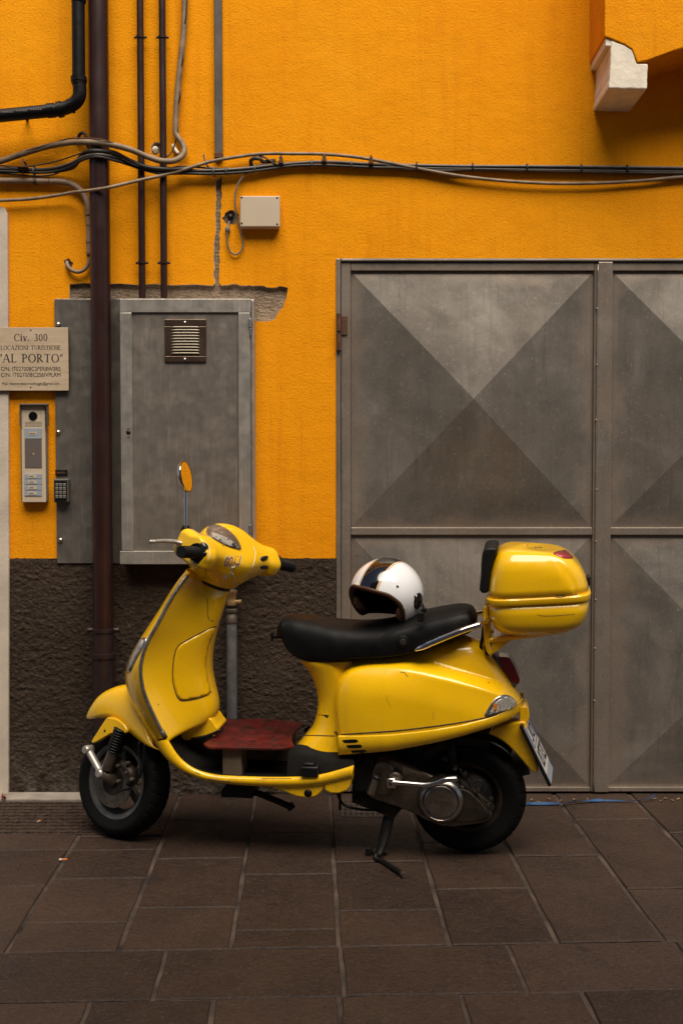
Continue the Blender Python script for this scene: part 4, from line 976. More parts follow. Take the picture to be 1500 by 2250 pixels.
def resample_levels(L, n):
    arr = np.array([[a[0], a[1], b[0], b[1], h, e] for a, b, h, e in L]); s = spline(arr, n); return [((r[0], r[1]), (r[2], r[3]), r[4], r[5]) for r in s]
P_ = lambda x, y, c=0.0: MS.pix(x, y, c)

# ---- rear body with bulging side cowls
gap = np.array(MS.xz([(660, 1618), (735, 1617), (800, 1613), (870, 1608), (940, 1600), (1010, 1590), (1080, 1576), (1140, 1557), (1165, 1548)], -.185))
bot = np.array(MS.xz([(735, 1664), (770, 1660), (800, 1656), (870, 1647), (940, 1634), (1010, 1619), (1080, 1602), (1130, 1588), (1165, 1577)], -.185))
topc = np.array(MS.xz([(690, 1448), (750, 1444), (850, 1438), (915, 1426), (960, 1410), (1005, 1398), (1040, 1405), (1065, 1422), (1090, 1452), (1110, 1482), (1130, 1512), (1142, 1532), (1149, 1552)], -.05))
cowl = MS.xz(smooth_poly([(740, 1760), (730, 1640), (723, 1590), (721, 1545), (731, 1500), (755, 1469), (795, 1452), (850, 1449), (905, 1455), (960, 1467), (1010, 1480), (1060, 1496), (1105, 1514), (1145, 1538), (1230, 1575), (1230, 1760)], 90), -.17)
XA, XE = P_(700, 1550, -.1)[0], P_(1149, 1545, -.02)[0]
wx = [P_(x, 1520, -.12)[0] for x in (690, 740, 850, 960, 1020, 1080, 1120, 1149)]
wi = [P_(x, 1520, -.12)[0] for x in (690, 715, 740, 770, 850, 960, 1020, 1080, 1120, 1149)]
def w_in(x): return np.interp(x, wi, (.012, .080, .106, .122, .135, .138, .130, .112, .092, .070))
def w_bump(x): return np.interp(x, wx, (.050, .056, .060, .060, .058, .052, .044, .034))
def endtaper(x): t = np.clip((x - wx[5]) / (XE + .004 - wx[5]), 0, 1); return np.sqrt(np.maximum(1 - t ** 3.2, 0))
def Wc(x, z):
    x = np.asarray(x, float); z = np.asarray(z, float)
    zb = np.interp(x, gap[:, 0], gap[:, 1]); zt = np.interp(x, topc[:, 0], topc[:, 1])
    t = np.clip((z - zb) / (zt - zb), 0, 1)
    inner = w_in(x) * (1 - t ** 5) ** (1 / 2.6) * (1 - .10 * t)
    s_ = sdist(x, z, cowl)
    b = w_bump(x) * smooth01((s_ + .006) / .042) + .010 * smooth01((s_ - .02) / .12)
    return (inner + b) * endtaper(x)
xs = np.concatenate([np.linspace(XA, wx[5], 90, endpoint=False), wx[5] + (XE - wx[5]) * np.sin(np.linspace(0, math.pi / 2, 36))])
tt = np.concatenate([np.linspace(0, .8, 44, endpoint=False), .8 + .2 * np.sin(np.linspace(0, math.pi / 2, 22))])
rings = []
for x in xs:
    zb = np.interp(x, gap[:, 0], gap[:, 1]) - .004; zt = np.interp(x, topc[:, 0], topc[:, 1]); z = zb + (zt - zb) * tt
    y = Wc(np.full_like(z, x), z); half = np.column_stack([np.full_like(z, x), -y, z])
    other = half[::-1][1:].copy(); other[:, 1] *= -1; rings.append(np.vstack([half, other]))
rb_v, rb_f = loft(rings, False)
rear = sp('rear_body', (rb_v, rb_f), 'paint')
T_rear = bvh(rb_v, rb_f)
# lower trim strip along the cowl
def strip(x0, x1, n=90, extra=.004):
    R_ = []
    for x in np.linspace(x0, x1, n):
        zg = np.interp(x, gap[:, 0], gap[:, 1]) - .0035; zb = np.interp(x, bot[:, 0], bot[:, 1]); w = float(Wc(x, zg + .006)); 
        w = max(w, float(np.interp(x, wx, (.16, .178, .19, .19, .188, .17, .14, .10)) * endtaper(x))) + extra
        R_.append([(x, -(w - .012), zg + .001), (x, -(w - .002), zg), (x, -w, zg - .004), (x, -(w - .001), (zg + zb) / 2), (x, -(w - .006), zb + .006), (x, -(w - .012), zb + .001), (x, -(w - .03), zb)])
    return loft(R_, False)
xt0, xt1 = P_(742, 1640, -.18)[0], XE - .002
trim = sp('lower_trim', both(strip(xt0, xt1)), 'paint', solid=.003)
T_trim = bvh(*strip(xt0, xt1))
for k, (x, y) in enumerate(((752, 1626), (761, 1637.5), (771, 1649))):
    pol = smooth_poly([(x, y + 1), (x + 6, y), (x + 30, y - 1), (x + 34, y + 2.5), (x + 31, y + 6), (x + 8, y + 7), (x + 2, y + 5)], 24)
    make('air_slot', *patch_on(T_trim, pol, .0006, 0, 3), M['black'], trim, smooth=False)
make('panel_seam', *line_on(T_rear, [(738, 1615), (800, 1611), (870, 1606), (940, 1598), (1010, 1588), (1080, 1574), (1128, 1559), (1142, 1554)], .0022, 70), M['ink'], rear)
# bumper block at the tail
sp('tail_bumper', prism(MS.xz(smooth_poly([(1141, 1556), (1150, 1549), (1158, 1551), (1162, 1562), (1162, 1578), (1156, 1587), (1146, 1588), (1141, 1580)], 20), -.04), -.062, .062), 'paint', bevel=.008, seg=3, sharp=40)
# pedestal between floor and seat
pl = [((646, 1648), .150), ((647, 1643), .148), ((657, 1631), .142), ((668, 1617), .136), ((684, 1597), .128), ((692, 1574), .122), ((696, 1548), .119), ((694, 1522), .118), ((686, 1495), .119), ((674, 1471), .121), ((659, 1453), .123), ((653, 1446), .122)]
rings = []
arr = spline(np.array([[*(lambda q: (q[0], q[2]))(P_(a[0], a[1], -.05)), h] for a, h in pl]), 40)
xb_ = P_(772, 1550, -.1)[0]
for xf, z, hw in arr:
    a = np.linspace(-math.pi / 2, math.pi / 2, 30); ca, sa = np.cos(a), np.sin(a)
    y = hw * np.sign(sa) * np.abs(sa) ** .62; x = xf + .13 * (1 - np.abs(ca) ** .75)
    rings.append(np.vstack([[(xb_, -hw + .028, z)], np.column_stack([x, y, np.full_like(x, z)]), [(xb_, hw - .028, z)]]))
pv, pf = loft(rings, False)
ped = sp('seat_pedestal', (pv, pf), 'paint')
T_ped = bvh(pv, pf)
make('tape', *patch_on(T_ped, [(692, 1563), (694, 1571), (719, 1578), (722, 1572)], .001, 0, 4), M['black'], ped, smooth=False)
make('panel_seam', *line_on(T_ped, [(667, 1616), (690, 1616.5), (715, 1617), (735, 1617.5)], .0018), M['ink'], ped)
# tail light
tl = sp('tail_light_housing', prism(MS.xz(smooth_poly([(1068, 1442), (1080, 1439), (1092, 1440), (1096, 1450), (1106, 1474), (1120, 1493), (1134, 1502), (1133, 1508), (1124, 1512), (1112, 1502), (1088, 1475), (1070, 1453)], 40), -.03), -.047, .047), 'housing', bevel=.012, seg=3, sharp=40)
sp('tail_light_lens', prism(MS.xz(smooth_poly([(1093, 1444), (1110, 1443), (1121, 1447), (1131, 1462), (1139, 1482), (1142, 1494), (1138, 1503), (1131, 1505), (1119, 1494), (1103, 1474), (1094, 1456)], 40), -.03), -.043, .043), 'redlens', tl, bevel=.014, seg=4, sharp=40)
# rear indicator
ip = smooth_poly([(1064, 1571), (1074, 1553), (1085, 1537), (1098, 1529), (1112, 1528), (1125, 1535), (1134, 1548), (1133, 1554), (1118, 1561), (1095, 1567), (1074, 1573)], 40)
ind = make('rear_indicator', *patch_on(T_rear, ip, .004, .001, 3), M['bead'], sco)
cc = ip.mean(0)
make('indicator_reflector', *patch_on(T_rear, cc + (ip - cc) * [.80, .74] + [5, -1], .006, .0, 3), M['reflector'], ind)
make('indicator_bulb', *patch_on(T_rear, smooth_poly([(1083, 1549), (1087, 1545), (1090, 1550), (1088, 1562), (1083, 1562)], 14), .0064, .001, 2), M['amber'], ind)
make('indicator_lens', *patch_on(T_rear, cc + (ip - cc) * [.84, .80], .0075, .007, 3), M['glass'], ind)
# scuffs on the cowl
for pts, r in (([(879, 1477), (888, 1478.5), (892, 1483), (896, 1487)], .0012), ([(848.5, 1527), (851, 1540), (857, 1553)], .0006), ([(1071, 1500), (1075, 1501)], .0016), ([(950, 1565), (952, 1573), (951, 1582)], .0005)):
    make('scratch', *line_on(T_rear, pts, r, 12), M['ink'], rear)
# ---- seat
stp = [(608, 1392), (611, 1372), (622, 1359), (645, 1355), (690, 1360), (740, 1368), (790, 1371), (840, 1368), (890, 1357), (940, 1345), (990, 1336), (1020, 1334), (1038, 1341), (1047, 1362)]
sbt = [(612, 1402), (622, 1424), (640, 1441), (665, 1450), (700, 1451), (750, 1447), (800, 1443), (850, 1440), (890, 1434), (920, 1428), (960, 1414), (1000, 1400), (1030, 1391), (1046, 1378)]
st = np.array(MS.xz(stp, -.04)); sb_ = np.array(MS.xz(sbt, -.12))
x0, x1 = st[0, 0], st[-1, 0]
rings = []
u_ = np.concatenate([np.linspace(0, .08, 8, endpoint=False), np.linspace(.08, .93, 50, endpoint=False), np.linspace(.93, 1, 10)])
tx = np.column_stack([np.linspace(0, 1, 200), spline(np.column_stack([st, ]), 200)]); bx_ = spline(sb_, 200)
for u in u_:
    x = x0 + (x1 - x0) * u
    zt = np.interp(x, tx[:, 1], tx[:, 2]); zb = np.interp(x, bx_[:, 0], bx_[:, 1])
    hw = np.interp(u, (0, .03, .10, .3, .6, .9, .97, 1), (.055, .085, .108, .138, .150, .135, .112, .08))
    if zt - zb < .03: m_ = (zt + zb) / 2; zt, zb = m_ + .015, m_ - .015
    a = np.linspace(0, math.pi, 25); y = -hw * np.sign(np.cos(a)) * np.abs(np.cos(a)) ** .55; z = zb + (zt - zb) * np.sin(a) ** .62
    bl = np.array([(x, hw * .98, zb - .004), (x, hw * .6, zb - .004), (x, 0, zb - .004), (x, -hw * .6, zb - .004), (x, -hw * .98, zb - .004)])
    rings.append(np.vstack([np.column_stack([np.full_like(y, x), y, z]), bl]))
sv, sf = loft(rings, True, True)
seat = sp('seat', (sv, sf), 'seat', sub=1)
T_seat = bvh(sv, sf)
for pts in ([(822, 1440), (826, 1422), (838, 1402), (862, 1386), (900, 1374), (960, 1358), (1030, 1344)], [(828, 1440), (832, 1423), (843, 1404), (866, 1388.5), (903, 1377), (962, 1361), (1031, 1347)]):
    make('seam', *line_on(T_seat, pts, .0013, 60), M['pad'], seat)
p, n = hit(T_seat, 885, 1410)
kl = make('seat_lock', *lathe([(0, -.006), (.013, -.006), (.020, -.004), (.023, .001)], 'y', 20, tuple(p)), M['black'], seat, sharp=40)
make('lock_barrel', *lathe([(0, -.0085), (.010, -.008), (.0115, -.0055)], 'y', 16, tuple(p)), M['alu'], kl, sharp=40); make('key_slot', *box(p[0] - .0012, p[0] + .0012, p[1] - .0092, p[1] - .008, p[2] - .006, p[2] + .006), M['ink'], kl, smooth=False)
q = P_(603, 1398, 0); sp('bag_hook', join(box(q[0] - .012, q[0] - .004, -.02, .02, q[2] - .018, q[2] + .018), box(q[0] - .006, q[0] + .03, -.012, .012, q[2] - .008, q[2] + .006)), 'black', smooth=False, bevel=.003)
# chrome grab rail
gr = [P_(911, 1429, -.150), P_(930, 1421, -.158), P_(975, 1402, -.160), P_(1020, 1384, -.155), P_(1058, 1371, -.13)]
gpth = np.vstack([gr, [gr[-1] * [1, 0, 1] + [.035, -.07, .012]], [gr[-1] * [1, 0, 1] + [.045, 0, .014]], [gr[-1] * [1, 0, 1] + [.035, .07, .012]], [g * [1, -1, 1] for g in gr[::-1]]])
sp('grab_rail', tube(gpth, [.006] + [.0115] * 12 + [.0115] * 12 + [.006], 14, n=90), 'chrome')
# ---- rear mudguard and number plate
sp('rear_mudguard', prism(MS.xz(smooth_poly([(1072, 1610), (1095, 1596), (1150, 1584), (1157, 1596), (1160, 1620), (1172, 1655), (1182, 1686), (1178, 1697), (1166, 1692), (1142, 1664), (1115, 1636), (1090, 1618)], 44), -.06), -.072, .072), 'paint', bevel=.018, seg=3, sharp=40)
pa, pb = MS.w(P_(1139, 1600, -.10)), MS.w(P_(1199, 1724, -.10))
up = pa - pb; H_ = np.linalg.norm(up); up /= H_
lat = MS.r @ (rotm('Z', rad(-4)) @ np.array([0, 1, 0])); lat -= up * (lat @ up); lat /= np.linalg.norm(lat); nor = np.cross(lat, up)
if nor[0] < 0: nor = -nor
MP = Frame(pb + nor * .016, np.column_stack([lat, nor, up])); WPL = .182       # x across, y outward, z up the plate
npl = sp('plate_holder', box(-.002, WPL + .002, -.012, .0, -.012, H_ + .004), 'black', frame=MP, smooth=False, bevel=.003)
sp('number_plate', box(.004, WPL - .004, .0004, .003, .032, H_ - .012), 'plate_white', npl, frame=MP, smooth=False)
sp('plate_footer', box(.004, WPL - .004, .0004, .0025, -.006, .028), 'button', npl, frame=MP, smooth=False)
hm = .032 + (H_ - .044) * .55
for a, b in ((.004, .022), (WPL - .022, WPL - .004)): sp('plate_band', box(a, b, .0031, .0035, hm + .004, H_ - .013), 'plate_blue', npl, frame=MP, smooth=False)
def plate_txt(t, x0, x1, z0, z1):
    v, f = sans_text(t, .02); mn, mx = v.min(0), v.max(0); o = v.copy(); o[:, 0] = x1 + (v[:, 0] - mn[0]) / (mx[0] - mn[0]) * (x0 - x1); o[:, 2] = z0 + (v[:, 2] - mn[2]) / (mx[2] - mn[2]) * (z1 - z0); o[:, 1] = .0037; return o, f
sp('plate_lettering', join(plate_txt('DL', .04, WPL - .04, hm + .014, H_ - .026), plate_txt('25720', .016, WPL - .016, .050, hm - .012), box(.004, WPL - .004, .0031, .0036, hm - .001, hm + .002)), 'ink', npl, frame=MP, smooth=False)

# ---- leg shield
bead = [(417, 1258, .085), (398, 1282, .115), (372, 1323, .150), (346, 1372, .178), (323, 1414, .195), (312, 1448, .203), (309, 1478, .207), (315, 1517, .207), (330, 1556, .203), (349, 1595, .198), (363, 1621, .195)]
frnt = [(409, 1254), (384, 1287), (349, 1345), (321, 1388), (296, 1430), (281, 1462), (276, 1492), (282, 1530), (299, 1566), (321, 1602), (337, 1632)]
rearp = [(497, 1292), (489, 1317), (477, 1352), (467, 1384), (458, 1420), (454, 1450), (454, 1480), (459, 1510), (467, 1545), (468, 1568), (462, 1582)]
E_ = spline(np.array([P_(x, y, -h) for x, y, h in bead]), 46)
F2 = spline(np.array([P_(x, y, -.07) for x, y in frnt]), 46); B2 = spline(np.array([P_(x, y, -.05) for x, y in rearp]), 46)
rings = []
for e, fr_ in zip(E_, F2):
    hw = -e[1]; ph = np.linspace(-1, 1, 41)
    xf = fr_[0] - .012
    rings.append(np.column_stack([xf + (e[0] - xf) * np.abs(ph) ** 2.3, hw * ph, fr_[2] + (e[2] - fr_[2]) * np.abs(ph) ** 1.8]))
lv, lf = loft(rings, False)
shield = sp('leg_shield', (lv, lf), 'paint')
T_sh = bvh(lv, lf)
for s in (1, -1):
    bp_ = E_ * [1, s, 1]; sp('edge_bead', tube(bp_[1:-1], .0075, 8), 'bead', shield)
    sp('bead_end', tube(bp_[-3:] + [.002, -.001 * s, 0], .0088, 8), 'housing', shield)
# inner panel with glove box
fy = np.array([1, .955, .86, .72, .60, .50, .40, .26, .12, 0]); fx = np.array([0.0, .045, .13, .30, .50, .70, .86, .96, .995, 1.0])
rings = []
for i, (e, b) in enumerate(zip(E_, B2)):
    hw = -e[1]; k = i / 45
    g_y = fy.copy()
    y = -hw * g_y; x = e[0] + .006 + (b[0] - e[0]) * fx; z = e[2] + (b[2] - e[2]) * fx
    half = np.column_stack([x, y, z]); o2 = half[::-1][1:].copy(); o2[:, 1] *= -1; rings.append(np.vstack([half, o2]))
last = rings[-1].copy()
for s_, dz in ((.80, -.012), (.45, -.02), (.1, -.022)):
    q = last.copy(); q[:, 0] = E_[-1][0] + .006 + (last[:, 0] - E_[-1][0]) * s_; q[:, 2] += dz; rings.append(q)
iv, if_ = loft(rings, False)
inner = sp('knee_panel', (iv, if_), 'paint', sub=1)
T_in = bvh_obj(inner)
gb = make('glove_box_seam', *line_on(T_in, [(475, 1377), (468, 1378), (440, 1391), (405, 1410), (391, 1420), (384, 1436), (380, 1460), (379, 1490), (384, 1518), (391, 1534), (400, 1540), (425, 1537), (450, 1530), (464, 1520)], .0019, 90), M['ink'], inner)
gpoly = smooth_poly([(470, 1380), (440, 1393), (407, 1411), (393, 1421), (386, 1437), (382, 1460), (381, 1490), (386, 1517), (392, 1532), (401, 1538), (425, 1535), (450, 1528), (461, 1521), (455, 1490), (452, 1455), (457, 1420)], 70)
make('glove_box_door', *patch_on(T_in, gpoly, .0035, .003, 5), M['paint'], inner)
make('glove_box_lock', *line_on(T_in, [(446, 1429), (447, 1431)], .004, 4, 8), M['ink'], inner)
make('panel_seam', *line_on(T_in, [(455, 1303), (456, 1330), (457, 1355), (462, 1363), (470, 1365)], .0011, 40), M['rust'], inner)
for q_ in ((347, 1547), (455, 1503)): make('chip', *line_on(T_in, [q_, (q_[0] + 2, q_[1] + 1)], .0018, 4, 6), M['ink'], inner)
make('scuff', *line_on(T_in, [(428, 1446), (434, 1442), (440, 1440)], .0008, 8), M['rust'], inner)
# front side light strip on the shield
il = smooth_poly([(322, 1404), (315, 1402), (309, 1408), (293, 1436), (281, 1462), (280, 1477), (285, 1478), (297, 1455), (312, 1428)], 40); ci = il.mean(0)
fl_ = make('front_indicator', *patch_on(T_sh, il, .003, .001, 2.5), M['bead'], shield)
make('front_indicator_lens', *patch_on(T_sh, ci + (il - ci) * [.78, .88], .005, .004, 2.5), M['strip_lens'], fl_)
# tunnel end below the glove box
sp('tunnel', prism(MS.xz(smooth_poly([(398, 1604), (420, 1596), (445, 1584), (458, 1577), (466, 1582), (473, 1593), (480, 1604), (466, 1613), (440, 1622), (405, 1626)], 40), -.06), -.066, .066), 'paint', bevel=.028, seg=4, sharp=50)
sp('tunnel_gasket', tube([P_(486, 1604, -.066), P_(474, 1610, -.068), P_(450, 1619, -.068), P_(420, 1625, -.068)], .006, 8, n=16), 'black')
# ---- floor pan
tp = [(366, 1623), (376, 1640), (391, 1662), (413, 1682), (441, 1696), (476, 1704), (520, 1707), (600, 1709), (660, 1708), (705, 1703), (745, 1693), (777, 1683)]
bt = [(338, 1630), (354, 1655), (374, 1677), (402, 1697), (440, 1713), (480, 1722), (530, 1727), (600, 1731), (650, 1731), (700, 1727), (740, 1720), (774, 1712)]
Tq = spline(np.array([P_(x, y, -.195) for x, y in tp]), 60); Bq = spline(np.array([P_(x, y, -.19) for x, y in bt]), 60)
rings = []
for t_, b_ in zip(Tq, Bq):
    rings.append([t_ + [0, .010, -.003], t_ + [0, .006, .001], t_ + [0, 0, .0015], t_ + [0, -.006, -.003], t_ * .7 + b_ * .3 + [0, -.012, 0], t_ * .35 + b_ * .65 + [0, -.012, 0], b_ + [0, -.004, .004], b_ + [0, .004, 0], b_ + [0, .03, .003], b_ + [0, .10, .006]])
fp_v, fp_f = loft(rings, False)
pan = sp('floor_pan', both((fp_v, fp_f)), 'paint')
T_pan = bvh(fp_v, fp_f)
make('panel_seam', *line_on(T_pan, [(332, 1619), (340, 1620), (352, 1620), (362, 1621)], .0012, 12), M['rust'], pan)
for pts in ([(458, 1712), (480, 1716), (505, 1718)], [(575, 1711), (600, 1711.5), (640, 1711)], [(430, 1697), (440, 1702)]): make('scuff', *line_on(T_pan, pts, .0014, 14), M['ink'], pan)
rings = []
for t_ in Tq: rings.append([t_ + [0, .009, -.001], t_ + [0, .03, -.010], t_ + [0, .07, -.013], t_ * [1, 0, 1] + [0, -.06, -.011], t_ * [1, 0, 1] + [0, 0, -.004], t_ * [1, 0, 1] + [0, .06, -.011], t_ * [1, -1, 1] + [0, -.07, -.013], t_ * [1, -1, 1] + [0, -.03, -.010], t_ * [1, -1, 1] + [0, -.009, -.001]])
mat_ = sp('floor_mat', loft(rings, False), 'mat', sub=1)
for j in range(6):
    q = Tq[16:46] + [0, .03 + .009 * j, -.0085]; sp('mat_rib', tube(q, .0022, 5), 'mat', mat_)
# black riser where the mat climbs to the pedestal
lo_ = [P_(x, y, -.186) for x, y in ((630, 1707), (660, 1706), (705, 1701), (745, 1691), (779, 1681))]; hi_ = [P_(x, y, -.150) for x, y in ((634, 1650), (652, 1643), (700, 1652), (745, 1658), (776, 1664))]
rings = []
for a, b in zip(spline(np.array(lo_), 20), spline(np.array(hi_), 20)): rings.append([a + [0, 0, -.004], a * .66 + b * .34 + [0, -.004, .004], a * .33 + b * .67 + [0, -.003, .006], b, b + [0, .03, .004]])
for g in (loft(rings, False), mirror_y(loft(rings, False))): sp('mat_riser', g, 'mat')
sp('foot_peg', join(box(P_(661, 1700, -.2)[0], P_(700, 1700, -.2)[0], -.212, -.165, P_(680, 1706, -.2)[2], P_(680, 1684, -.2)[2]), box(P_(666, 1700, -.2)[0], P_(690, 1700, -.2)[0], -.205, -.16, P_(680, 1686, -.2)[2], P_(680, 1677, -.2)[2])), 'black', bevel=.005, sharp=40)
for g in (prism(MS.xz(smooth_poly([(600, 1731), (622, 1738), (640, 1746), (662, 1752), (690, 1752), (703, 1744), (711, 1733), (712, 1715), (680, 1710), (620, 1714)], 40), -.185), -.192, -.10), mirror_y(prism(MS.xz(smooth_poly([(600, 1731), (622, 1738), (640, 1746), (662, 1752), (690, 1752), (703, 1744), (711, 1733), (712, 1715), (680, 1710), (620, 1714)], 40), -.185), -.192, -.10))): sp('lower_fairing', g, 'paint', bevel=.006, sharp=40)
for g in (prism(MS.xz([(713, 1710), (745, 1699), (776, 1688), (775, 1704), (771, 1726), (764, 1737), (745, 1743), (728, 1743), (713, 1736)], -.185), -.195, -.12), mirror_y(prism(MS.xz([(713, 1710), (745, 1699), (776, 1688), (775, 1704), (771, 1726), (764, 1737), (745, 1743), (728, 1743), (713, 1736)], -.185), -.195, -.12))): sp('side_fairing', g, 'paint', bevel=.006, sharp=40)
sp('fairing_hole', lathe([(0, -.1935), (.015, -.1935), (.015, -.19)], 'y', 16, tuple(P_(677, 1743, -.19) * [1, 0, 1])), 'black')
sp('belly_pan', box(P_(450, 1700, 0)[0], P_(770, 1700, 0)[0], -.10, .10, Bq[30][2] + .005, Bq[30][2] + .03), 'iron', smooth=False)

# ---- handlebar cover
def f_head(X, Y, Z):
    neck = s_caps(X, Y, Z, (0, 0, -.03), (.0, 0, .10), .074, .098)
    pod = s_ell(X, Y, Z, (.0, 0, .125), (.108, .135, .082))
    hump = s_ell(X, Y, Z, (-.022, 0, .165), (.082, .105, .062))
    ya = np.abs(Y)
    arm = s_caps(X, ya, Z, (.012, .06, .126), (.050, .205, .136), .064, .052)
    sw = np.where(Y < 0, s_box(X, ya, Z, (.022, .198, .128), (.086, .036, .056), .028), s_box(X, ya, Z, (.045, .198, .130), (.056, .034, .046), .024))
    lowp = s_ell(X, Y, Z, (.0, 0, .075), (.092, .165, .070))
    d = smin(smin(pod, hump, .03), neck, .05); d = smin(d, lowp, .03); d = smin(d, arm, .05); d = smin(d, sw, .018)
    d = np.maximum(d, ya - .232); d = np.maximum(d, .010 - Z)
    # rider's face is planed off for the instruments
    pln = (X * .62 + Z * .785) - .178
    d = -smin(-d, -pln, .016)
    return d
hv, hf = surface_nets(f_head, (-.13, -.27, -.01), (.14, .27, .25), .005)
head = sp('handlebar_cover', (hv, hf), 'paint', frame=MH)
T_h = bvh(hv, hf, MH)
dial = smooth_poly([(454, 1172), (457, 1160), (466, 1154), (480, 1156), (496, 1163), (510, 1174), (520, 1186), (527, 1199), (528, 1208), (516, 1206), (498, 1200), (476, 1189), (461, 1180)], 46); cd_ = dial.mean(0)
dl = make('instrument_frame', *patch_on(T_h, dial, .003, .0, 3), M['dialframe'], head)
make('dial_face', *patch_on(T_h, smooth_poly([(463, 1176), (466, 1172), (478, 1176), (495, 1182), (508, 1190), (517, 1201), (517, 1204), (500, 1199), (480, 1189), (467, 1181)], 34), .0036, 0, 3), M['dialwhite'], dl)
for x, y in ((482, 1187), (499, 1186), (489, 1197), (474, 1182), (509, 1201)): make('dial_mark', *line_on(T_h, [(x - 2, y), (x + 2, y + 1)], .002, 4, 5, .005), M['dialframe'], dl)
make('dial_display', *patch_on(T_h, [(506, 1197), (510, 1194), (517, 1203), (512, 1204)], .0045, 0, 3), M['black'], dl)
for k in range(4): make('warning_lamp', *line_on(T_h, [(462 + 7 * k, 1163 + 2.6 * k), (466 + 7 * k, 1166 + 2.6 * k)], .0013, 4, 5, .005), M['dialwhite'], dl)
make('instrument_glass', *patch_on(T_h, cd_ + (dial - cd_) * .95, .0065, .003, 3), M['glass'], dl)
for pol in ([(441, 1194), (447, 1192), (456, 1199), (457, 1206), (448, 1207), (443, 1203)], [(440, 1211), (447, 1209), (454, 1215), (452, 1221), (445, 1224), (439, 1220)], [(426, 1227), (433, 1225), (438, 1228), (438, 1237), (430, 1239), (425, 1235)], [(571, 1227), (578, 1222), (588, 1222), (586, 1230), (576, 1233)], [(573, 1243), (587, 1243), (588, 1250), (574, 1250)]):
    make('switch', *patch_on(T_h, smooth_poly(pol, 20), .002, .004, 2), M['blackgloss'], head)
for pts in ([(449, 1188), (458, 1200), (461, 1218), (455, 1235)], [(556, 1201), (561, 1214), (559, 1232), (553, 1250)]): make('panel_seam', *line_on(T_h, pts, .0012, 20), M['sticker_white'], head)
make('panel_seam', *line_on(T_h, [(452, 1252), (451, 1264), (448, 1274)], .0010, 12), M['rust'], head)
for s, nm in ((-1, 'left'), (1, 'right')):
    g_ = sp('grip', tube([(.062, s * .232, .134), (.066, s * .244, .134), (.067, s * .2441, .134), (.075, s * .336, .132)], [.034, .034, .0215, .0215], 18), 'black', frame=MH, sharp=40)
    for k in range(9): sp('grip_ridge', lathe([(.0205, -.0022), (.0228, 0), (.0205, .0022)], 'y', 16, (.0675 + .0078 * (k / 9), s * (.254 + .009 * k), .134 - .002 * k / 9)), 'black', g_, frame=MH)
    sp('lever', tube([(-.02, s * .215, .128), (-.045, s * .245, .124), (-.058, s * .29, .116), (-.066, s * .338, .104)], [.012, .0105, .0095, .0088, .0085], 10, n=20, flat=.8), 'link', frame=MH)
    sp('lever_ball', lathe([(0, -.009), (.006, -.007), (.0088, 0), (.006, .007), (0, .009)], 'y', 12, (-.0665, s * .341, .103)), 'link', frame=MH)
# mirror
ym = -.205
mb, m1, mc = MH.w(MH.pix(408, 1163, ym)), MH.w(MH.pix(408, 1090, ym)), MH.w(MH.pix(407, 1047, ym))
mst = make('mirror_stem', *tube([mb, mb + (m1 - mb) * .5, m1 + (mc - m1) * .35], .0055, 10, n=20), M['chrome'], sco)
make('mirror_boot', *tube([mb + [0, 0, -.012], mb + [0, 0, .004], mb + [0, 0, .0041], mb + [0, 0, .014]], [.019, .0185, .016, .012], 16), M['black'], mst, sharp=40)
nv = np.array([.975, -.20, .17]); nv /= np.linalg.norm(nv); ux = np.cross(nv, (0, 0, 1)); ux /= np.linalg.norm(ux); MM = Frame(mc, np.column_stack([ux, nv, np.cross(ux, nv)]))
mir = sp('mirror_shell', lathe([(0, -.022), (.025, -.021), (.046, -.016), (.058, -.006), (.061, .002), (.060, .005), (.057, .005)], 'y', 40, (0, 0, 0)), 'chrome', mst, frame=MM, sharp=60)
sp('mirror_rim', lathe([(.054, .004), (.0575, .0065), (.0605, .004), (.0605, .001)], 'y', 40), 'black', mst, frame=MM)
sp('mirror_glass', lathe([(.0555, .002), (.0555, .0052)], 'y', 40), 'mirror', mst, frame=MM, smooth=False)
# sticker: only its lettering
gt = text_mesh('GOAL!', 1.0, .0); gt = (np.column_stack([gt[0][:, 0], np.zeros(len(gt[0])), gt[0][:, 1]]), gt[1])
def goal(b): v, f = text_mesh('GOAL!', 1.0, b); return np.column_stack([v[:, 0], np.zeros(len(v)), v[:, 1]]), f
stk = make('sticker', *text_on(T_h, goal(.06), 492.0, 529, 1221.0, 1245, .0006, 4, -3), M['sticker_white'], head, smooth=False)
make('sticker_outline', *text_on(T_h, goal(.03), 493.2, 527.8, 1222.4, 1243.6, .0009, 4, -3), M['ink'], stk, smooth=False)
make('sticker_lettering', *text_on(T_h, goal(-.01), 494.6, 526.4, 1224, 1242, .0012, 4, -3), M['sticker_orange'], stk, smooth=False)
make('sticker_ball', *patch_on(T_h, smooth_poly([(492, 1267), (497, 1264), (501, 1268), (498, 1273), (493, 1272)], 16), .0008, 0, 2), M['sticker_white'], stk, smooth=False)
for r_, mt, lf in ((.0030, 'sticker_white', 0.0), (.0018, 'button', .0014)):
    for pts in ([(510, 1245), (507, 1258)], [(507, 1257), (503, 1263), (499, 1268)], [(507, 1257), (511, 1263), (513, 1271)], [(509, 1248), (514, 1247), (517, 1243)]): make('sticker_figure', *line_on(T_h, pts, r_, 8, 6, lf), M[mt], stk)
# collar under the handlebar
sp('steering_collar', lathe([(.060, -.012), (.072, -.012), (.074, .006), (.070, .012), (.05, .012)], 'z', 40), 'ink', frame=MH)
sp('neck', tube([(0, 0, -.16), (0, 0, -.09), (0, 0, -.004)], [.062, .070, .073], 32), 'paint', frame=MH)

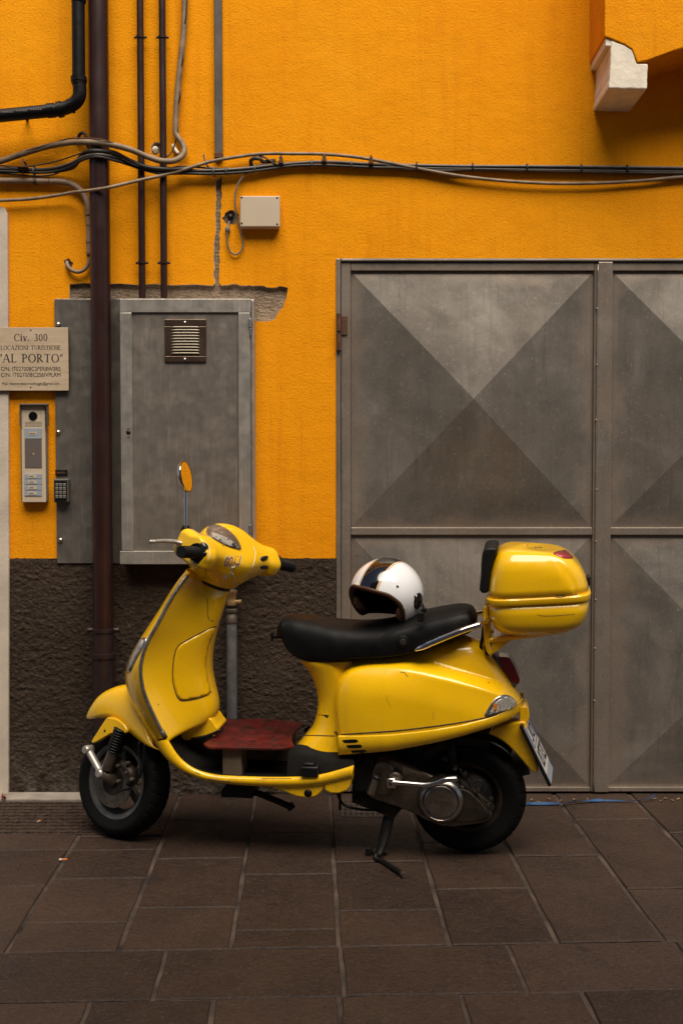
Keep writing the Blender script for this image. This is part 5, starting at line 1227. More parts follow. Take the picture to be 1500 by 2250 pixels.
# ---- front wheel, fork and fender (turned with the steering)
def tyre(R, hw, bead_r, pat):
    A = np.linspace(0, 2 * math.pi, 288, endpoint=False)
    pr = [(bead_r, -hw * .72), (bead_r + .004, -hw * .80), ((bead_r + R) / 2, -hw), (R - .024, -hw * .93), (R - .012, -hw * .78), (R - .005, -hw * .52), (R - .0015, -hw * .28), (R, -hw * .1), (R, hw * .1)]
    pr = spline(np.array(pr + [(r, -y) for r, y in pr[::-1][1:]]), 44); rings = []
    for r, y in pr:
        yy = abs(y) / hw
        ph = (A * pat + (yy * 1.6)) % (2 * math.pi / 1) if False else ((A * pat / (2 * math.pi) + yy * .55 * (1 if y > 0 else -1)) % 1.0)
        g = np.where((ph < .16) & (yy > .22) & (yy < .90), .0035, 0) + (.004 if .12 < yy < .2 and r > R - .01 else 0)
        rr = r - g if r > R - .03 else np.full_like(A, r)
        rings.append(np.column_stack([rr * np.cos(A), np.full_like(A, y), rr * np.sin(A)]))
    return loft(rings, True, False)
fw = sp('front_tyre', tyre(RW, .055, .142, 30), 'rubber', frame=MW, sharp=45)
rimp = [(.128, -.036), (.146, -.044), (.151, -.043), (.151, -.039), (.142, -.036), (.134, -.024), (.120, -.012), (.120, .012), (.134, .024), (.142, .036), (.151, .039), (.151, .043), (.146, .044), (.128, .036), (.112, .012), (.112, -.012)]
fr = sp('front_rim', lathe(rimp + [rimp[0]], 'y', 72), 'rim', frame=MW, sharp=40)
for k in range(5):
    a = 2 * math.pi * k / 5 + .5; c_, s_ = math.cos(a), math.sin(a); R2 = Frame((0, 0, 0), rotm('Y', -a))
    sp('spoke', (MW.w(R2.w(np.array(box(.03, .118, .0, .022, -.017, .017)[0]))), box(0, 1, 0, 1, 0, 1)[1]), 'rim', fr, frame=None, bevel=.005, sharp=40)
sp('front_hub', lathe([(0, -.05), (.022, -.05), (.026, -.03), (.038, -.01), (.038, .03), (.02, .045), (0, .045)], 'y', 32), 'alu_dark', fr, frame=MW, sharp=40)
bd = sp('brake_disc', lathe([(.055, -.060), (.100, -.060), (.100, -.056), (.055, -.056), (.055, -.060)], 'y', 72), 'alu', frame=MW, sharp=40)
sp('disc_carrier', lathe([(.02, -.058), (.058, -.0585), (.058, -.055), (.02, -.05)], 'y', 24), 'alu_dark', bd, frame=MW, sharp=40)
for k in range(24):
    a = 2 * math.pi * k / 24; r_ = .074 + .016 * (k % 2); sp('disc_hole', lathe([(0, -.0606), (.0034, -.0606), (.0034, -.0598)], 'y', 8, (r_ * math.cos(a), 0, r_ * math.sin(a))), 'ink', bd, frame=MW)
Q = lambda x, y, c: MW.pix(x, y, c)
la, lb = Q(192, 1648, -.098), Q(221, 1700, -.098)
arm = sp('link_arm', tube([la + [0, .004, 0], lb + [0, .004, 0]], .0158, 14, flat=.9), 'link', frame=MW, sharp=50)
for q, r_ in ((la, .0185), (lb, .0200)): sp('link_cap', lathe([(0, -.017), (.013, -.0165), (r_ - .002, -.012), (r_, -.006), (r_, .022), (0, .023)], 'y', 24, tuple(q)), 'link', arm, frame=MW, sharp=40)
sp('swing_arm', tube([lb + [0, .03, 0], lb * .5 + [0, -.035, .01], [0, -.05, 0]], [.020, .024, .026], 14, n=12), 'alu', frame=MW)
s0, s1, s2 = Q(266, 1604, -.09), Q(251, 1650, -.09), Q(236, 1690, -.09)
shk = sp('shock_absorber', tube([s1, s1 * .5 + s2 * .5, s2], [.024, .024, .023], 18, n=8), 'alu', frame=MW, sharp=50)
for k in range(9): q = s0 + (s1 - s0) * (k / 8); sp('boot_ring', tube([q - (s1 - s0) * .05, q, q + (s1 - s0) * .05], [.0255, .0305, .0255], 16, n=5), 'black', shk, frame=MW)
sp('brake_caliper', tube([Q(268, 1676, -.075), Q(292, 1700, -.075), Q(286, 1726, -.075)], [.018, .026, .02], 12, n=10, flat=.7), 'alu_dark', frame=MW)
for x, y in ((263, 1683), (264, 1717), (282, 1698), (284, 1677), (293, 1713)): sp('caliper_bolt', lathe([(0, -.018), (.006, -.017), (.0085, -.012), (.0085, 0)], 'y', 10, tuple(Q(x, y, -.085))), 'alu', frame=MW, sharp=40)
for pts in ([(306, 1630), (305, 1660), (310, 1690), (302, 1715), (285, 1732), (265, 1738)], [(318, 1635), (316, 1670), (310, 1700)]): sp('brake_hose', tube([Q(x, y, -.085) for x, y in pts], .0045, 8, n=30), 'black', frame=MW)
crown = [(193, 1577), (202, 1557), (226, 1527), (256, 1510), (288, 1504), (318, 1518), (340, 1556), (352, 1610), (356, 1640)]
edge = [(196, 1581), (214, 1578), (238, 1578), (260, 1586), (279, 1604), (298, 1621), (322, 1638), (342, 1646), (354, 1648)]
hws = [.035, .062, .080, .088, .090, .090, .088, .085, .08]
Cr = spline(np.array([Q(x, y, -.01) for x, y in crown]), 44); Eg = spline(np.array([Q(x, y, -h) for (x, y), h in zip(edge, hws)]), 44)
rings = []
for c_, e_ in zip(Cr, Eg):
    a = np.linspace(0, math.pi / 2, 14); hw = -e_[1]
    half = np.column_stack([e_[0] + (c_[0] - e_[0]) * np.sin(a) ** .8, -hw * np.cos(a) ** .62, e_[2] + (c_[2] - e_[2]) * np.sin(a) ** .8])
    o2 = half[::-1][1:].copy(); o2[:, 1] *= -1; rings.append(np.vstack([half, o2]))
fen = sp('front_fender', loft(rings, False), 'paint', frame=MW, solid=.003)
fl2 = sp('fork_cover', prism(MW.xz(smooth_poly([(201, 1631), (214, 1609), (234, 1579), (242, 1577), (258, 1581), (272, 1592), (281, 1606), (276, 1612), (262, 1611), (246, 1612), (228, 1622), (210, 1632)], 44), -.095), -.098, -.078), 'paint', frame=MW, bevel=.005, sharp=40)
sp('cover_screw', lathe([(.002, -.0005), (.0035, -.001), (.005, -.0005)], 'y', 14, tuple(Q(230, 1606, -.0985))), 'ink', fl2, frame=MW)
sp('fork_leg', tube([(0, .03, .02), (.04, .03, .16), tuple(MW.inv(MH.w((0, 0, -.10))))], [.024, .028, .03], 14, n=14), 'iron', frame=MW)
# ---- rear wheel, engine
MR = Frame(MS.w((0, 0, RW)), MS.r)
rt = sp('rear_tyre', tyre(RW - .0002, .060, .130, 26), 'rubber', frame=MR, sharp=45)
k_ = .130 / .142
rr_ = sp('rear_rim', lathe([(r * k_, y) for r, y in rimp + [rimp[0]]], 'y', 72), M['alu_dark'], frame=MR, sharp=40)
sp('rear_hub', lathe([(0, -.06), (.05, -.06), (.10, -.02), (.112, -.005), (.112, .02), (0, .03)], 'y', 48), 'iron', rr_, frame=MR, sharp=40)
sp('inner_mudguard', lathe([(RW + .022, -.075), (RW + .030, -.02), (RW + .030, .02), (RW + .022, .075)], 'y', 30, (0, 0, 0), (rad(48), rad(165))), 'black', frame=MR, solid=.004)
gearp = smooth_poly([(800, 1700), (812, 1678), (838, 1668), (870, 1673), (925, 1693), (965, 1712), (1005, 1722), (1040, 1745), (1072, 1776), (1081, 1792), (1070, 1806), (1030, 1813), (985, 1817), (945, 1807), (905, 1786), (850, 1766), (816, 1754), (800, 1735)], 70)
eng = sp('engine_casing', prism(MS.xz(gearp, -.12), -.125, -.02), 'alu', bevel=.022, seg=4, sharp=50)
sp('gear_cover', prism(MS.xz(smooth_poly([(990, 1738), (1020, 1735), (1045, 1752), (1070, 1780), (1074, 1794), (1050, 1806), (1010, 1808), (985, 1800)], 40), -.14), -.142, -.11), 'alu_dark', eng, bevel=.016, seg=3, sharp=50)
sp('intake_cover', prism(MS.xz(smooth_poly([(774, 1706), (780, 1686), (796, 1672), (818, 1667), (824, 1690), (816, 1712), (822, 1735), (780, 1736)], 40), -.13), -.14, .06), 'black', eng, bevel=.012, seg=3, sharp=50)
sp('front_cover', prism(MS.xz(smooth_poly([(815, 1705), (824, 1680), (845, 1672), (862, 1685), (868, 1712), (858, 1745), (838, 1752), (818, 1740)], 40), -.14), -.143, -.10), 'alu', eng, bevel=.012, seg=3, sharp=50)
sp('dark_filler_block', prism(MS.xz([(790, 1662), (1000, 1622), (1085, 1602), (1075, 1640), (1040, 1680), (960, 1705), (840, 1675)], -.06), -.05, .13), 'iron', smooth=False)  # dark block added to close the see-through gap between trim and engine
for k in range(8):
    a, b = np.array((773, 1729 + 4.5 * k)), np.array((886 - 3 * k, 1768 + 4.0 * k)); q = MS.xz([a, b, b + [2, 2.2], a + [1, 2.2]], -.11); sp('cooling_fin', prism(q, -.118, .0), 'alu_dark', eng, smooth=False)
sp('crankcase', prism(MS.xz([(780, 1735), (892, 1770), (868, 1790), (800, 1768), (776, 1748)], -.09), -.10, .10), 'iron', eng, smooth=False, bevel=.006)
c0 = P_(968, 1762, -.15) * [1, 0, 1]
clu = sp('clutch_housing', lathe([(.092, -.105), (.088, -.135), (.078, -.152), (.068, -.158), (.066, -.156)], 'y', 60, tuple(c0)), 'alu_satin', eng, sharp=60)
sp('clutch_gasket', lathe([(.066, -.153), (.066, -.157), (.062, -.157), (.062, -.153)], 'y', 60, tuple(c0)), 'ink', clu)
sp('clutch_cover', lathe([(0, -.1605), (.045, -.1600), (.060, -.158), (.062, -.155)], 'y', 60, tuple(c0)), M['alu_satin'], clu)
v, f = text_mesh('Vespa', 1.0, .0, shear=.35); mn, mx = v.min(0), v.max(0); sc_ = .078 / (mx[0] - mn[0]); v2 = np.column_stack([(v[:, 0] - (mn[0] + mx[0]) / 2) * sc_, np.full(len(v), -.1608), (v[:, 1] - (mn[1] + mx[1]) / 2) * sc_ * .75 + .12 * (v[:, 0] - mn[0]) * sc_ * 0]) + c0 * [1, 0, 1]
sp('cover_script', (v2, f), 'alu', clu, smooth=False)
kb = P_(868, 1712, -.15)
sp('kick_boss', lathe([(0, -.012), (.018, -.012), (.026, -.006), (.028, .012), (0, .013)], 'y', 28, tuple(kb)), 'alu', eng, sharp=40)
ks = sp('kick_start', tube([P_(861, 1719, -.180), P_(890, 1721, -.182), P_(930, 1724, -.186), P_(955, 1721, -.188), P_(978, 1713, -.190), P_(1004, 1711, -.188)], [.0155, .0130, .0125, .0130, .0155, .0145], 14, n=40, flat=.8), 'alu_bright', eng)
q = P_(860, 1718, -.165); sp('kick_clamp', box(q[0] - .016, q[0] + .018, -.188, -.155, q[2] - .019, q[2] + .019), 'alu_bright', ks, bevel=.005, sharp=40)
sp('kick_bolt', lathe([(0, -.192), (.006, -.192), (.008, -.189), (.008, -.185)], 'y', 6, (q[0], 0, q[2])), 'iron', ks, sharp=40)
sp('oil_filler', tube([P_(826, 1712, -.16), P_(815, 1744, -.16)], [.014, .0155, .0165], 16), 'alu', eng, sharp=50)
sp('filler_mouth', tube([P_(826, 1711, -.162), P_(829, 1706, -.162)], .0125, 16), 'ink', eng)
sp('rear_shock', tube([P_(985, 1620, -.09), P_(1000, 1690, -.09)], .016, 14), 'iron'); sp('shock_eye', lathe([(0, -.10), (.012, -.10), (.013, -.085), (0, -.084)], 'y', 16, tuple(P_(978, 1668, -.10) * [1, 0, 1])), 'alu_dark')
for x, y in ((1021, 1703), (1030, 1720), (1050, 1740), (1078, 1760), (1080, 1776), (1000, 1690)): sp('engine_bolt', lathe([(0, -.145), (.007, -.145), (.008, -.14), (.008, -.11)], 'y', 6, tuple(P_(x, y, -.14) * [1, 0, 1])), 'alu_dark', eng, sharp=40)
for pts in ([(1040, 1722), (1055, 1716), (1062, 1728), (1056, 1738)], [(1010, 1690), (1022, 1712), (1040, 1740), (1070, 1765)]): sp('brake_cable', tube([P_(x, y, -.135) for x, y in pts], .0035, 8, n=20), 'iron', eng)
sp('drain_hose', tube([P_(741, 1742, -.1), P_(746, 1756, -.1), P_(760, 1772, -.1), P_(800, 1780, -.1), P_(832, 1781, -.1)], .005, 8, n=24), 'black')
sp('stay', box(P_(744, 1750, -.08)[0], P_(749, 1750, -.08)[0], -.085, -.075, P_(745, 1780, -.08)[2], P_(745, 1738, -.08)[2]), 'iron', smooth=False)
sp('exhaust', tube([(-.05, .13, .20), (.02, .16, .24), (.10, .165, .27), (.22, .165, .30)], [.03, .05, .055, .05], 20, n=20), 'iron')
# stands
f0 = MS.inv(G(866, 1909, .010)); f1 = MS.inv(G(884, 1921, .010))
ss = sp('side_stand', tube([P_(857, 1782, -.085), P_(846, 1830, -.11), P_(836, 1866, -.14), P_(828, 1882, -.16)], [.024, .024, .021, .014], 12, n=16, flat=.6), 'iron')
sp('stand_lever', tube([P_(827, 1878, -.158), P_(824, 1886, -.168), P_(838, 1892, -.186), f0, f1], [.009, .009, .009, .0095, .0095], 10, n=30), 'iron', ss)
sp('stand_tip', tube([f1, f1 + (f1 - f0) * .30], .0112, 12), 'alu', ss, sharp=40)
sp('stand_bracket', join(box(P_(805, 1868, -.1)[0], P_(818, 1868, -.1)[0], -.13, -.10, P_(805, 1880, -.1)[2], P_(805, 1858, -.1)[2]), box(P_(818, 1868, -.1)[0], P_(850, 1868, -.1)[0], -.112, -.10, P_(805, 1884, -.1)[2], P_(805, 1870, -.1)[2])), 'iron', ss, smooth=False, bevel=.003)
sb2 = sp('centre_stand', tube([P_(500, 1738, 0), P_(556, 1741, 0), P_(600, 1757, 0), P_(636, 1772, 0)], .0125, 12, n=20), 'iron')
sp('stand_foot', tube([P_(634, 1768, -.0), P_(642, 1778, -.0)], .016, 12), 'iron', sb2, sharp=40); sp('stand_bracket', box(P_(495, 1735, 0)[0], P_(562, 1735, 0)[0], -.06, .06, P_(520, 1742, 0)[2], P_(520, 1728, 0)[2]), 'iron', sb2, smooth=False)
sp('stand_spring', tube([P_(577, 1748, -.02), P_(581, 1742, -.02), P_(590, 1742, -.02), P_(594, 1752, -.02)], .003, 6, n=14), 'iron', sb2)

# ---- top case on its rack
cz = -.13
def lv_(L, R, h, e=5.0): return (tuple(MS.xz([L], cz)[0]), tuple(MS.xz([R], -.02)[0]), h, e)
arch = MS.xz(smooth_poly([(1073, 1330), (1074, 1295), (1079, 1265), (1087, 1243), (1103, 1232), (1130, 1229), (1165, 1231), (1200, 1237), (1228, 1250), (1248, 1270), (1259, 1290), (1264, 1310), (1264, 1340)], 60), -.19)
def lid_def(r):
    s_ = sdist(r[:, 0], r[:, 2], arch); b = .007 * smooth01((s_ + .003) / .010); r = r.copy(); r[:, 1] += np.sign(r[:, 1]) * b * smooth01((np.abs(r[:, 1]) - .12) / .03); return r
lidL = [lv_((1070, 1316), (1292, 1294), .196), lv_((1071, 1300), (1290, 1280), .196), lv_((1073, 1280), (1284, 1258), .194), lv_((1077, 1257), (1273, 1238), .191), lv_((1083, 1235), (1256, 1221), .184, 5), lv_((1092, 1217), (1236, 1210), .170, 5), lv_((1110, 1207), (1210, 1205), .140, 4.5), lv_((1135, 1203), (1180, 1204), .08, 3), lv_((1155, 1203), (1162, 1203), .02, 2.5)]
tc = sp('top_case_lid', ringstack(resample_levels(lidL, 60), 160, True, lid_def), 'paint')
T_lid = bvh_obj(tc)
rimL = [lv_((1069, 1329), (1293, 1307), .196, 5), lv_((1067, 1327), (1295, 1305), .203, 5), lv_((1066, 1323), (1296, 1300), .206, 5), lv_((1066, 1316), (1296, 1294), .206, 5), lv_((1068, 1313), (1294, 1291), .203, 5), lv_((1070, 1312), (1292, 1290), .196, 5)]
rim_ = sp('top_case_rim', ringstack(rimL, 120), 'paint', sharp=25)
baseL = [lv_((1071, 1328), (1292, 1307), .197), lv_((1072, 1340), (1291, 1322), .197), lv_((1075, 1355), (1288, 1340), .195), lv_((1079, 1371), (1280, 1357), .190), lv_((1086, 1384), (1267, 1369), .178, 4.5), lv_((1096, 1392), (1248, 1378), .160, 4), lv_((1112, 1396), (1225, 1385), .13, 3.5), lv_((1150, 1395), (1180, 1390), .05, 3)]
base = sp('top_case_base', ringstack(resample_levels(baseL, 40), 120), 'paint')
T_base = bvh_obj(base); T_rim = bvh_obj(rim_)
make('crack', *line_on(T_base, [(1180, 1351), (1195, 1353.5), (1220, 1353), (1245, 1351), (1263, 1349.5)], .0007, 40), M['ink'], base)
for pts, r_ in (([(1098, 1317), (1104, 1317)], .0018), ([(1107, 1317.5), (1112, 1316), (1124, 1315)], .0018), ([(1165, 1311), (1167, 1311)], .0016), ([(1220, 1313), (1233, 1312.5), (1245, 1310)], .0014), ([(1262, 1308), (1267, 1307)], .0025)): make('chip', *line_on(T_rim, pts, r_, 10), M['ink'], rim_)
make('case_reflector', *patch_on(T_lid, smooth_poly([(1215, 1217), (1224, 1212), (1236, 1209.5), (1244, 1210), (1252, 1217), (1259, 1226), (1250, 1228), (1238, 1227), (1225, 1222)], 30), .002, .002, 3), M['redlens2'], tc)
make('lid_mark', *line_on(T_lid, [(1174, 1204), (1183, 1203), (1190, 1204)], .0016, 10, 6, .001), M['alu'], tc)
sp('case_latch', box(P_(1286, 1280, 0)[0] + .004, P_(1292, 1280, 0)[0] + .006, -.03, .03, P_(1288, 1285, 0)[2], P_(1288, 1264, 0)[2]), 'black', bevel=.004, sharp=40)
sp('backrest', prism(MS.xz(smooth_poly([(1060, 1214), (1066, 1205), (1080, 1203), (1091, 1205), (1093, 1211), (1086, 1226), (1080, 1250), (1076, 1280), (1073, 1300), (1066, 1304), (1056, 1302), (1053, 1295), (1056, 1262), (1057, 1236)], 44), -.13), -.135, .135), 'pad', bevel=.012, seg=3, sharp=50)
for s in (-1, 1):
    c = s * .095 if s > 0 else -.095
    X = lambda x, y: P_(x, y, -.095) * [1, s * -1, 1]
    sp('rack_post', tube([X(1068, 1331), X(1067, 1352), X(1068, 1385), X(1070, 1412), X(1075, 1430), X(1080, 1437)], .0105, 12, n=24), 'paint')
    sp('rack_bar', tube([X(1071, 1408), X(1100, 1404), X(1160, 1397), X(1225, 1389), X(1229, 1387)], .0095, 12, n=20), 'paint')
    sp('rack_gusset', prism(MS.xz([(1080, 1410), (1124, 1405), (1098, 1425), (1082, 1437)], -.095), s * .095 - .003, s * .095 + .003), 'paint', smooth=False)
sp('rack_plate', prism(MS.xz([(1082, 1400), (1225, 1384), (1225, 1388), (1082, 1404)], -.08), -.11, .11), 'paint', smooth=False, bevel=.002)
sp('rack_foot', prism(MS.xz([(1062, 1400), (1070, 1400), (1078, 1438), (1066, 1436)], -.06), -.09, .09), 'iron', smooth=False, bevel=.003)
sp('rack_stay', tube([P_(1062, 1372, -.06), P_(1060, 1400, -.06), P_(1056, 1425, -.06), P_(1068, 1438, -.06)], .006, 8, n=16), 'iron')
# ------------------------------------------------------------------ helmet on the seat
hc = MS.w(P_(849, 1306, -.01))
zf = np.array([0, 0, 1.0]); fwd = np.array([math.sin(rad(-33)), -math.cos(rad(-33)), 0.0]); fwd = fwd * math.cos(rad(4)) + zf * math.sin(rad(4)); fwd /= np.linalg.norm(fwd)
roll = rad(-9)
lt = np.cross(zf, fwd); lt /= np.linalg.norm(lt); upv = np.cross(fwd, lt)
lt2 = lt * math.cos(roll) + upv * math.sin(roll); up2 = np.cross(fwd, lt2)
MHE = Frame(hc, np.column_stack([fwd, lt2, up2]))
hel = thing('helmet', 'white open face helmet with black stripe resting on the seat', 'helmet', frame=MHE)
def e_low(ph):
    a = np.abs(((ph + math.pi) % (2 * math.pi)) - math.pi)
    return np.interp(a, HA, HE)
HA = np.linspace(0, math.pi, 200); HE = np.interp(HA, [0, rad(34), rad(56), rad(68), rad(78), rad(90), rad(112), math.pi], [rad(10), rad(8), rad(-4), rad(-22), rad(-40), rad(-47), rad(-42), rad(-33)])
kk = np.hanning(27); kk /= kk.sum(); HE = np.convolve(np.concatenate([HE[13:0:-1], HE, HE[-2:-15:-1]]), kk, 'valid')
def hpt(ph, el, k=1.0):
    d = np.array([math.cos(el) * math.cos(ph), math.cos(el) * math.sin(ph), math.sin(el)]); r = 1 / math.sqrt((d[0] / .148) ** 2 + (d[1] / .136) ** 2 + (d[2] / .138) ** 2); return d * r * k
PH = np.linspace(0, 2 * math.pi, 120, endpoint=False)
def shell(k, e0=0.0): return loft([[hpt(p, e_low(p) + e0 + (math.pi / 2 - e_low(p) - e0) * t, k) for p in PH] for t in np.linspace(0, .995, 30)], True, False)
hv, hf = shell(1.0)
sh = make('shell', hv, hf, M['helmet'], hel, frame=MHE)
T_he = bvh(hv, hf, MHE)
make('lining', *shell(.90), M['lining'], hel, frame=MHE)
edge_p = [hpt(p, e_low(p), .965) for p in np.append(PH, PH[:1])]
make('edge_trim', *tube(edge_p, .0075, 10, cap=False), M['leather'], hel, frame=MHE)
inn = [hpt(p, e_low(p) - rad(1), .915) for p in np.append(PH, PH[:1])]
make('inner_trim', *tube(inn, .008, 10, cap=False), M['leather'], hel, frame=MHE)
for s in (-1, 1):
    p0, p1, p2 = hpt(s * rad(60), rad(-14), .86), hpt(s * rad(72), rad(-30), .84), hpt(s * rad(92), rad(-40), .86)
    make('cheek_pad', *tube([p0, p1, p2], [.010, .020, .022, .012], 12, n=14, flat=.7), M['leather_tan'], hel, frame=MHE)
for x, y in ((873, 1289), (911, 1311), (912, 1322)):
    p, n = hit(T_he, x, y); q = Frame(p, np.column_stack([np.cross(n, (0, 0, 1)) / np.linalg.norm(np.cross(n, (0, 0, 1))), n, np.cross(np.cross(n, (0, 0, 1)), n) / np.linalg.norm(np.cross(n, (0, 0, 1)))]))
    make('snap', *lathe([(0, .0022), (.003, .0022), (.0048, .001), (.0052, -.001)], 'y', 14), M['black'], hel, frame=q)
p, n = MHE.w(hpt(rad(93), rad(2), 1.0)), MHE.r @ (hpt(rad(93), rad(2)) / np.linalg.norm(hpt(rad(93), rad(2))))
t1 = np.cross(n, (0, 0, 1)); t1 /= np.linalg.norm(t1); q = Frame(p, np.column_stack([t1, n, np.cross(t1, n)]))
make('ear_disc', *lathe([(0, .008), (.014, .008), (.018, .005), (.026, .004), (.031, -.002), (.031, -.008)], 'y', 30), M['blackgloss'], hel, frame=q, sharp=50)
b0 = MS.w(P_(926, 1325, -.13)); b1 = MS.w(P_(929, 1338, -.135)); b2 = MS.w(P_(924, 1352, -.145)); b3 = MS.w(P_(922, 1366, -.15))
make('strap', *tube([b0, b1, b2], [.006, .012, .014], 8, n=12, flat=.3), M['black'], hel)
make('buckle', *join(box(b2[0] - .012, b2[0] + .012, b2[1] - .012, b2[1] + .002, b3[2], b2[2] + .012), box(b1[0] - .002, b1[0] + .012, b2[1] - .010, b2[1], b1[2] - .012, b1[2] + .006)), M['black'], hel, smooth=False, bevel=.003)

# ------------------------------------------------------------------ red board and block on the floor of the scooter
def pixz(x, y, zc):
    o = MS.r.T @ (CAM - MS.o); d = MS.r.T @ ray(x, y); return o + d * (zc - o[2]) / d[2]
ZBD = P_(530, 1641, -.165)[2]
bd_px = smooth_poly([(447, 1634), (455, 1629), (470, 1618), (480, 1606), (481, 1594), (477, 1587), (486, 1582), (520, 1580), (560, 1580), (600, 1581), (640, 1585), (661, 1588), (662, 1594), (654, 1600), (644, 1612), (640, 1622), (644, 1634), (646, 1639), (630, 1642), (606, 1644), (540, 1643), (480, 1642), (463, 1642), (452, 1639)], 90)
bpts = np.array([pixz(x, y, ZBD) for x, y in bd_px]); n_ = len(bpts)
V = np.vstack([bpts, bpts - [0, 0, .009]])
rbd = make('red_board', V, [tuple(range(n_)), tuple(range(2 * n_ - 1, n_ - 1, -1))] + [(i, (i + 1) % n_, (i + 1) % n_ + n_, i + n_) for i in range(n_)], M['redboard'], frame=MS, smooth=False, bevel=.0015)
tag(rbd, 'worn red wooden board laid over the scooter footwell', 'board')
a = P_(489, 1650, -.150); b = P_(531, 1684, -.150)
zfl = float(np.interp(a[0], Tq[:, 0], Tq[:, 2])) - .012
wbk = make('wood_block', *box(a[0], b[0], -.155, -.06, zfl, ZBD - .0095), M['wood'], frame=MS, smooth=False, bevel=.002); tag(wbk, 'pale wooden block propping the red board', 'wood block')
wb2 = make('wood_block', *box(a[0] + .03, b[0] + .15, .04, .13, zfl, ZBD - .0095), M['wood'], frame=MS, smooth=False, bevel=.002); tag(wb2, 'second wooden block hidden under the far side of the red board', 'wood block')

# ------------------------------------------------------------------ on the ground
def gbox(x0, y0, x1, y1, z0, z1): a, b = G(x0, y0), G(x1, y1); return box(min(a[0], b[0]), max(a[0], b[0]), min(a[1], b[1]), max(a[1], b[1]), z0, z1)
xk = G(188, 1775)[0]
kb_ = make('step_stone', *box(-3.2, xk, -.115, -.006, -.05, .012), M['kerb'], smooth=False, bevel=.004); tag(kb_, 'pale stone step strip at the wall foot left of the front wheel', 'step')
ga, gb_ = G(212, 1833), G(0, 1784)
gt_ = thing('drain_grate', 'rusty textured iron grate flush with paving beside front wheel', 'grate', loc=(ga[0] - .4, (ga[1] + gb_[1]) / 2, 0))
gx0, gx1, gy0, gy1 = -2.6, ga[0], ga[1], -.120
make('plate', *box(gx0, gx1, gy0, gy1, -.04, .0015), M['dark_rust'], gt_, smooth=False, bevel=.002)
tr = []; r5 = random.Random(3)
for i in range(int((gx1 - gx0) / .022)):
    for j in range(10):
        x = gx0 + .012 + i * .022 + (.011 if j % 2 else 0); y = gy0 + .010 + j * (gy1 - gy0 - .018) / 9.5
        if x > gx1 - .012: continue
        s = 1 if (i + j) % 2 else -1; c_, s_ = math.cos(.6 * s), math.sin(.6 * s)
        v, f = box(-.009, .009, -.0032, .0032, .001, .0055 + r5.uniform(-.001, .001)); v = np.column_stack([v[:, 0] * c_ - v[:, 1] * s_ + x, v[:, 0] * s_ + v[:, 1] * c_ + y, v[:, 2]]); tr.append((v, f))
o = make('treads', *join(*tr), M['dark_rust'], gt_, smooth=False); o['kind'] = 'stuff'
def butt(px, py, ang, L, lab, pale=.3):
    q = G(px, py, .0045); d = np.array([math.cos(ang), math.sin(ang), 0]) * L
    t = thing('cigarette_butt', lab, 'cigarette butt', loc=tuple(q - [0, 0, .0045]))
    make('filter', *tube([q, q + d * .68], .004, 10), M['orange'], t, sharp=50); make('paper', *tube([q - d * pale, q], .0041, 10), M['paper'], t, sharp=50)
butt(136, 1889.5, .03, .028, 'orange cigarette butt lying on the open paving at left', .35)
butt(84, 1806, 1.2, .02, 'orange cigarette butt lying on the iron grate', .1)
# blue strap
sp_ = [G(1150, 1769, .004), G(1190, 1768.5, .004), G(1230, 1768, .004), G(1270, 1764, .005), G(1310, 1761.5, .004), G(1345, 1762, .004), G(1385, 1762, .005), G(1415, 1760, .007), G(1432, 1754, .012), G(1438, 1748, .022)]
P2 = spline(np.array(sp_), 60); rings = []
for i, p in enumerate(P2):
    w_ = .008 * (1 if i < 35 else .55); tw = math.sin(i * .22) * .5; dvec = np.array([0, math.cos(tw), math.sin(tw)]) * w_; rings.append([p - dvec + [0, 0, .004], p + dvec + [0, 0, .004], p + dvec + [0, 0, .0055], p - dvec + [0, 0, .0055]])
tag(make('strap', *loft(rings, True, True), M['blue'], smooth=False), 'flat blue plastic strap lying under the garage door', 'strap')
r6 = random.Random(21)
dn = 0
names = {}
spots = [(1168, 1759), (1182, 1763), (1205, 1757), (1232, 1760), (1262, 1758), (1290, 1757), (1437, 1757), (1452, 1761), (1462, 1756), (1476, 1760), (1490, 1757)]
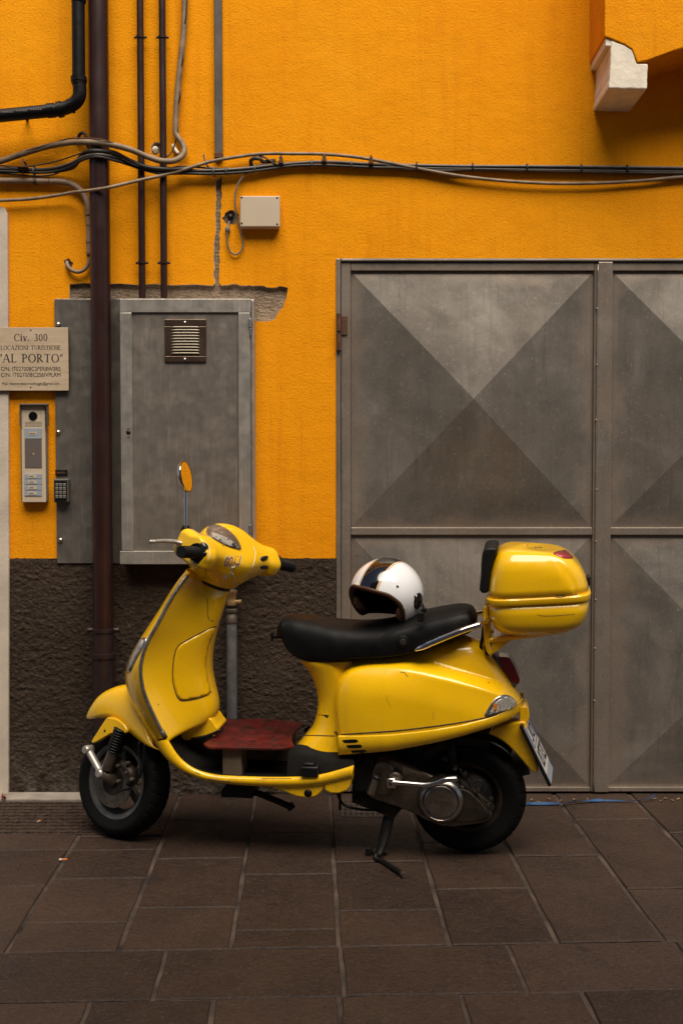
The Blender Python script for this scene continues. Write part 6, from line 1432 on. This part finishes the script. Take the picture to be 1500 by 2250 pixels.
for k, (x, y) in enumerate(spots):
    q = G(x, y, .002); a = r6.uniform(0, 6.28); L, Wd = r6.uniform(.009, .016), r6.uniform(.004, .008); c_, s_ = math.cos(a), math.sin(a)
    V = [q + np.array([c_ * u - s_ * w, s_ * u + c_ * w, z]) for u, w, z in ((-L, 0, .001), (-L * .3, -Wd, .003), (L * .5, -Wd * .8, .004), (L, 0, .002), (L * .4, Wd, .005), (-L * .4, Wd * .9, .003), (0, 0, .0012))]
    side = 'left part' if x < 1300 else 'right part'
    o = make('dry_leaf', V, [(0, 1, 6), (1, 2, 6), (2, 3, 6), (3, 4, 6), (4, 5, 6), (5, 0, 6)], M['leaf'] if k % 3 else M['wood'], smooth=False, solid=.0006)
    tag(o, 'dry leaf scrap under the garage door, ' + ('first second third fourth fifth sixth seventh eighth ninth tenth eleventh'.split()[k]) + ' along from the rear tyre', 'leaf', 'leaf scraps under the garage door')
q = G(10, 1756, .013); V = []
r7 = random.Random(4)
ps = []
for k in range(7):
    a = k * .9; c_, s_ = math.cos(a), math.sin(a); v = np.array([(0, 0, .004), (.012 * c_, .012 * s_, .010 + .01 * (k % 3)), (.012 * c_ - .008 * s_, .012 * s_ + .008 * c_, .004 + .012 * (k % 2)), (-.006 * s_, .006 * c_, .003)]) + q + [r7.uniform(-.008, .008), r7.uniform(-.006, .006), 0]; ps.append((v, [(0, 1, 2, 3)]))
tag(make('crumpled_petal', *join(*ps), M['redleaf'], smooth=False), 'crumpled dark red petal on the step at far left', 'petal')
# white wire grid leaning at the foot of the wall under the engine
wg = thing('wire_grid', 'white wire grid lying at the wall foot under the engine', 'grid', loc=tuple(G(795, 1780)))
g0, g1 = G(752, 1797), G(846, 1762)
for k in range(9): x = g0[0] + (g1[0] - g0[0]) * k / 8; make('wire', *tube([(x, g0[1], .004), (x, g1[1], .004)], .0016, 6), M['grey_cable'], wg)
for k in range(5): y = g0[1] + (g1[1] - g0[1]) * k / 4; make('wire', *tube([(g0[0], y, .0055), (g1[0], y, .0055)], .0016, 6), M['grey_cable'], wg)
